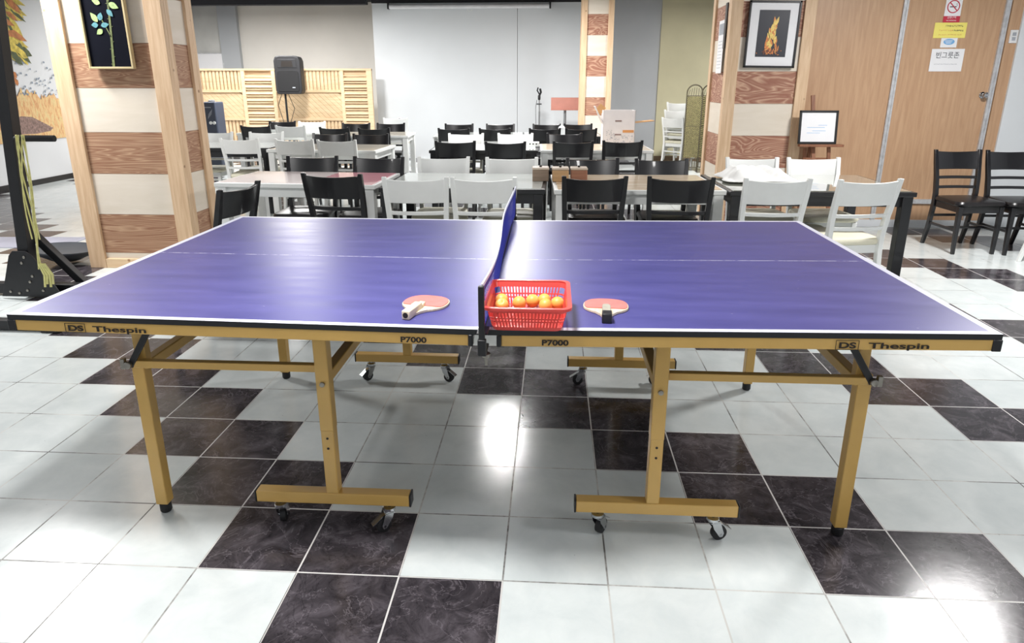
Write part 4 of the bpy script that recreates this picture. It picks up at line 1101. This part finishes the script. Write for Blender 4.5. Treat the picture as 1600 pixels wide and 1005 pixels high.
for k in range(9): zz = -.34 + .05 * k; m.box((stem_at(zz) + (.012 if k % 2 else -.012), -.0095, zz), (.01, .002, .003))
m.build('painted_stem', M['stem'], t, smooth=False)
def leaf(m, x, z, L, w_, a, y):
    pts = []
    for k in range(17):
        u = k / 16; pts.append((u * L, w_ / 2 * math.sin(PI * u ** .8)))
    for k in range(15, 0, -1):
        u = k / 16; pts.append((u * L, -w_ / 2 * math.sin(PI * u ** .8)))
    ca, sa = math.cos(a), math.sin(a)
    m.prism([(x + px * ca - pz * sa, z + px * sa + pz * ca) for px, pz in pts], y, y + .0012, Matrix(((1, 0, 0, 0), (0, 0, -1, 0), (0, 1, 0, 0), (0, 0, 0, 1))))
mA, mB = MB(), MB()
for i, (x, z, L, w_, a, c) in enumerate(((-.05, -.06, .075, .04, R(125), 0), (-.035, -.05, .055, .038, R(70), 1), (-.05, -.08, .05, .036, R(180), 1), (-.03, -.085, .06, .034, R(10), 1), (-.025, -.11, .055, .036, R(215), 0),
        (.03, .02, .06, .035, R(-50), 1), (.05, .06, .075, .042, R(-25), 0), (.03, .10, .07, .04, R(140), 0), (.07, .12, .06, .04, R(40), 1), (-.01, .06, .06, .036, R(160), 0), (.02, .16, .06, .04, R(80), 0), (.08, .18, .055, .036, R(20), 1), (-.04, .18, .06, .04, R(120), 1), (.0, .24, .07, .04, R(60), 0), (-.03, .27, .05, .036, R(150), 0))):
    leaf(mA if c == 0 else mB, x, z, L, w_, a, .0108 + i * .0001)
mA.build('green_leaves', M['leafA'], t, smooth=False); mB.build('blue_leaves', M['leafB'], t, smooth=False)

t = thing('framed_picture', 'black-framed photograph of a tall bonfire on the right pillar', 'picture', (2.108, 5.088, 1.812), rot=(0, R(.8), 0))
m = MB()
for s in (-1, 1): m.box((s * .222, 0, 0), (.018, .024, .576)); m.box((0, 0, s * .279), (.462, .024, .018))
m.build('frame', M['frameblack'], t, bevel=.002)
MB().box((0, .004, 0), (.43, .008, .545)).build('mat_board', M['paper'], t, smooth=False)
MB().box((.002, -.0008, .008), (.272, .0016, .402)).build('photograph', M['photodark'], t, smooth=False)
rn = random.Random(21); fa, fb, fc = MB(), MB(), MB()
YZ = Matrix(((1, 0, 0, 0), (0, 0, -1, 0), (0, 1, 0, 0), (0, 0, 0, 1)))
def flame(m, x, z, L, w_, a, y): leaf(m, x, z, L, w_, a, y)
for k in range(46):
    z = -.165 + .27 * (k / 46) ** 1.1; spread = .065 * (1 - k / 56); x = .005 + rn.uniform(-spread, spread) * .9 + .01 * math.sin(z * 20)
    (fa if rn.random() < .6 else fb).bm; flame(fa if rn.random() < .6 else fb, x, z, rn.uniform(.03, .08), rn.uniform(.012, .028), R(rn.uniform(65, 115)), .0018 + k * .00003)
for k in range(60): flame(fc if k % 2 else fb, .005 + rn.gauss(0, .04), -.165 + rn.uniform(-.01, .03), rn.uniform(.01, .03), .007, R(rn.uniform(0, 180)), .0034 + k * .00001)
flame(fa, .012, .08, .05, .03, R(90), .004)
fa.build('yellow_flames', M['flameA'], t, smooth=False); fb.build('orange_flames', M['flameB'], t, smooth=False); fc.build('embers', M['flameC'], t, smooth=False)
# sheets on the left side of the right pillar
PX = 1.722
t = thing('notice_sheet', 'long white sheet pinned on the shaded left side of the right pillar', 'paper', (PX, 5.40, 1.72))
MB().box((0, 0, 0), (.003, .22, .48)).build('sheet', M['paper'], t, smooth=False)
m = MB()
for k in range(9): m.box((-.002, .01, .05 - .03 * k), (.001, .15, .004))
m.box((-.002, 0, .16), (.001, .18, .10)); m.build('print', M['greyink'], t, smooth=False)
t = thing('dark_panel', 'narrow black panel beside the white sheet on the right pillar', 'panel', (PX - .004, 5.24, 1.90))
MB().box((0, 0, 0), (.012, .07, .40)).build('panel', M['frameblack'], t, bevel=.002)

# ------------------------------------------------------------------ exercise rack at the left
t = thing('exercise_rack', 'black steel exercise rack with padded grip at the left edge', 'exercise rack', (-3.40, 2.56, 0))
ox = Vector((-3.40, 2.56, 0))
L = lambda x, y, z: Vector((x, y, z)) - ox
MB().bar(L(-3.395, 2.56, .05), L(-3.193, 2.58, 2.5), .075, .075, up=(0, 1, 0)).build('upright', M['rackblack'], t, bevel=.004)
MB().bar(L(-4.6, 2.60, .05), L(-3.04, 2.60, .05), .07, .07).build('base_beam', M['rackblack'], t, bevel=.004)
MB().bar(L(-3.36, 2.63, .42), L(-3.10, 2.68, .06), .05, .05, up=(0, 1, 0)).build('brace', M['rackblack'], t, bevel=.003)
gp = MB().prism([(-.17, .015), (.26, .015), (.10, .30), (.06, .33), (-.03, .33), (-.06, .30)], -.055, -.047, XZ).build('gusset_plate', M['rackblack'], t, bevel=.001)
m = MB()
for x, z in ((-.10, .05), (-.04, .04), (.02, .06), (.05, .12), (.075, .16), (.02, .25), (.045, .29), (.13, .06), (-.19, .06)): m.lathe([(.009, 0), (.009, .004), (.005, .006)], (x, -.0555, z), 10, Rx)
m.build('bolt', M['steelbolt'], gp)
MB().tube([L(-3.26, 2.56, 1.06), L(-3.24, 2.50, 1.06), L(-2.985, 2.50, 1.06)], .012, 10).build('peg', M['rackblack'], t)
MB().tube([L(-3.22, 2.50, 1.06), L(-2.98, 2.50, 1.06)], .020, 14).build('foam_grip', M['foam'], t)
MB().bar(L(-4.6, 1.95, .035), L(-2.74, 1.93, .035), .06, .06).build('front_beam', M['rackblack'], t, bevel=.004)
MB().box(L(-2.78, 1.93, .015), (.10, .10, .028)).build('foot_pad', M['foam'], t, bevel=.004)
MB().bar(L(-4.4, 1.97, .05), L(-4.4, 2.60, .05), .06, .06).build('link_beam', M['rackblack'], t, bevel=.003)
b = MB(); rn = random.Random(8)
for k in range(6):
    x0 = -3.205 + .007 * k; pts = []
    zend = .22 if k < 3 else .42
    for j in range(9):
        f = j / 8; pts.append(Vector((x0 + .03 * math.sin(f * 3 + k * .8) - .04 * f + (.02 * k * f if k < 3 else 0), 2.475 - .02 * k * .1 + .01 * math.sin(k + f * 4), 1.083 - (1.083 - zend) * f)))
    b.tube(pts, .0045, 6)
for k in range(4): b.tube([(-3.225 + .012 * k, 2.46, .26), (-3.205 + .014 * k, 2.462 + .006 * k, .18), (-3.215 + .02 * k, 2.46, .10 + .02 * (k % 2))], .007, 8)
tag(b.build('resistance_band', M['band']), 'tangle of yellow-green elastic bands hanging from the rack grip', 'exercise band')
t = thing('balance_board', 'round dark grey balance board on the floor behind the rack', 'balance board', (-3.80, 3.45, .012), rot=(R(-3), R(4), 0))
MB().lathe([(.05, .006), (.10, .012), (.17, .05), (.235, .085), (.25, .10), (.25, .108), (.235, .104), (.02, .104)], n=40).build('dish', M['disc'], t)
mt = MB().box((0, 0, .003), (1.3, .42, .006)).build('floor_mat', M['mat'], bevel=.002); mt.location = (-4.85, 4.1, 0); mt.rotation_euler = (0, 0, R(3)); tag(mt, 'thin lavender-grey mat on the tiles behind the exercise rack', 'mat')
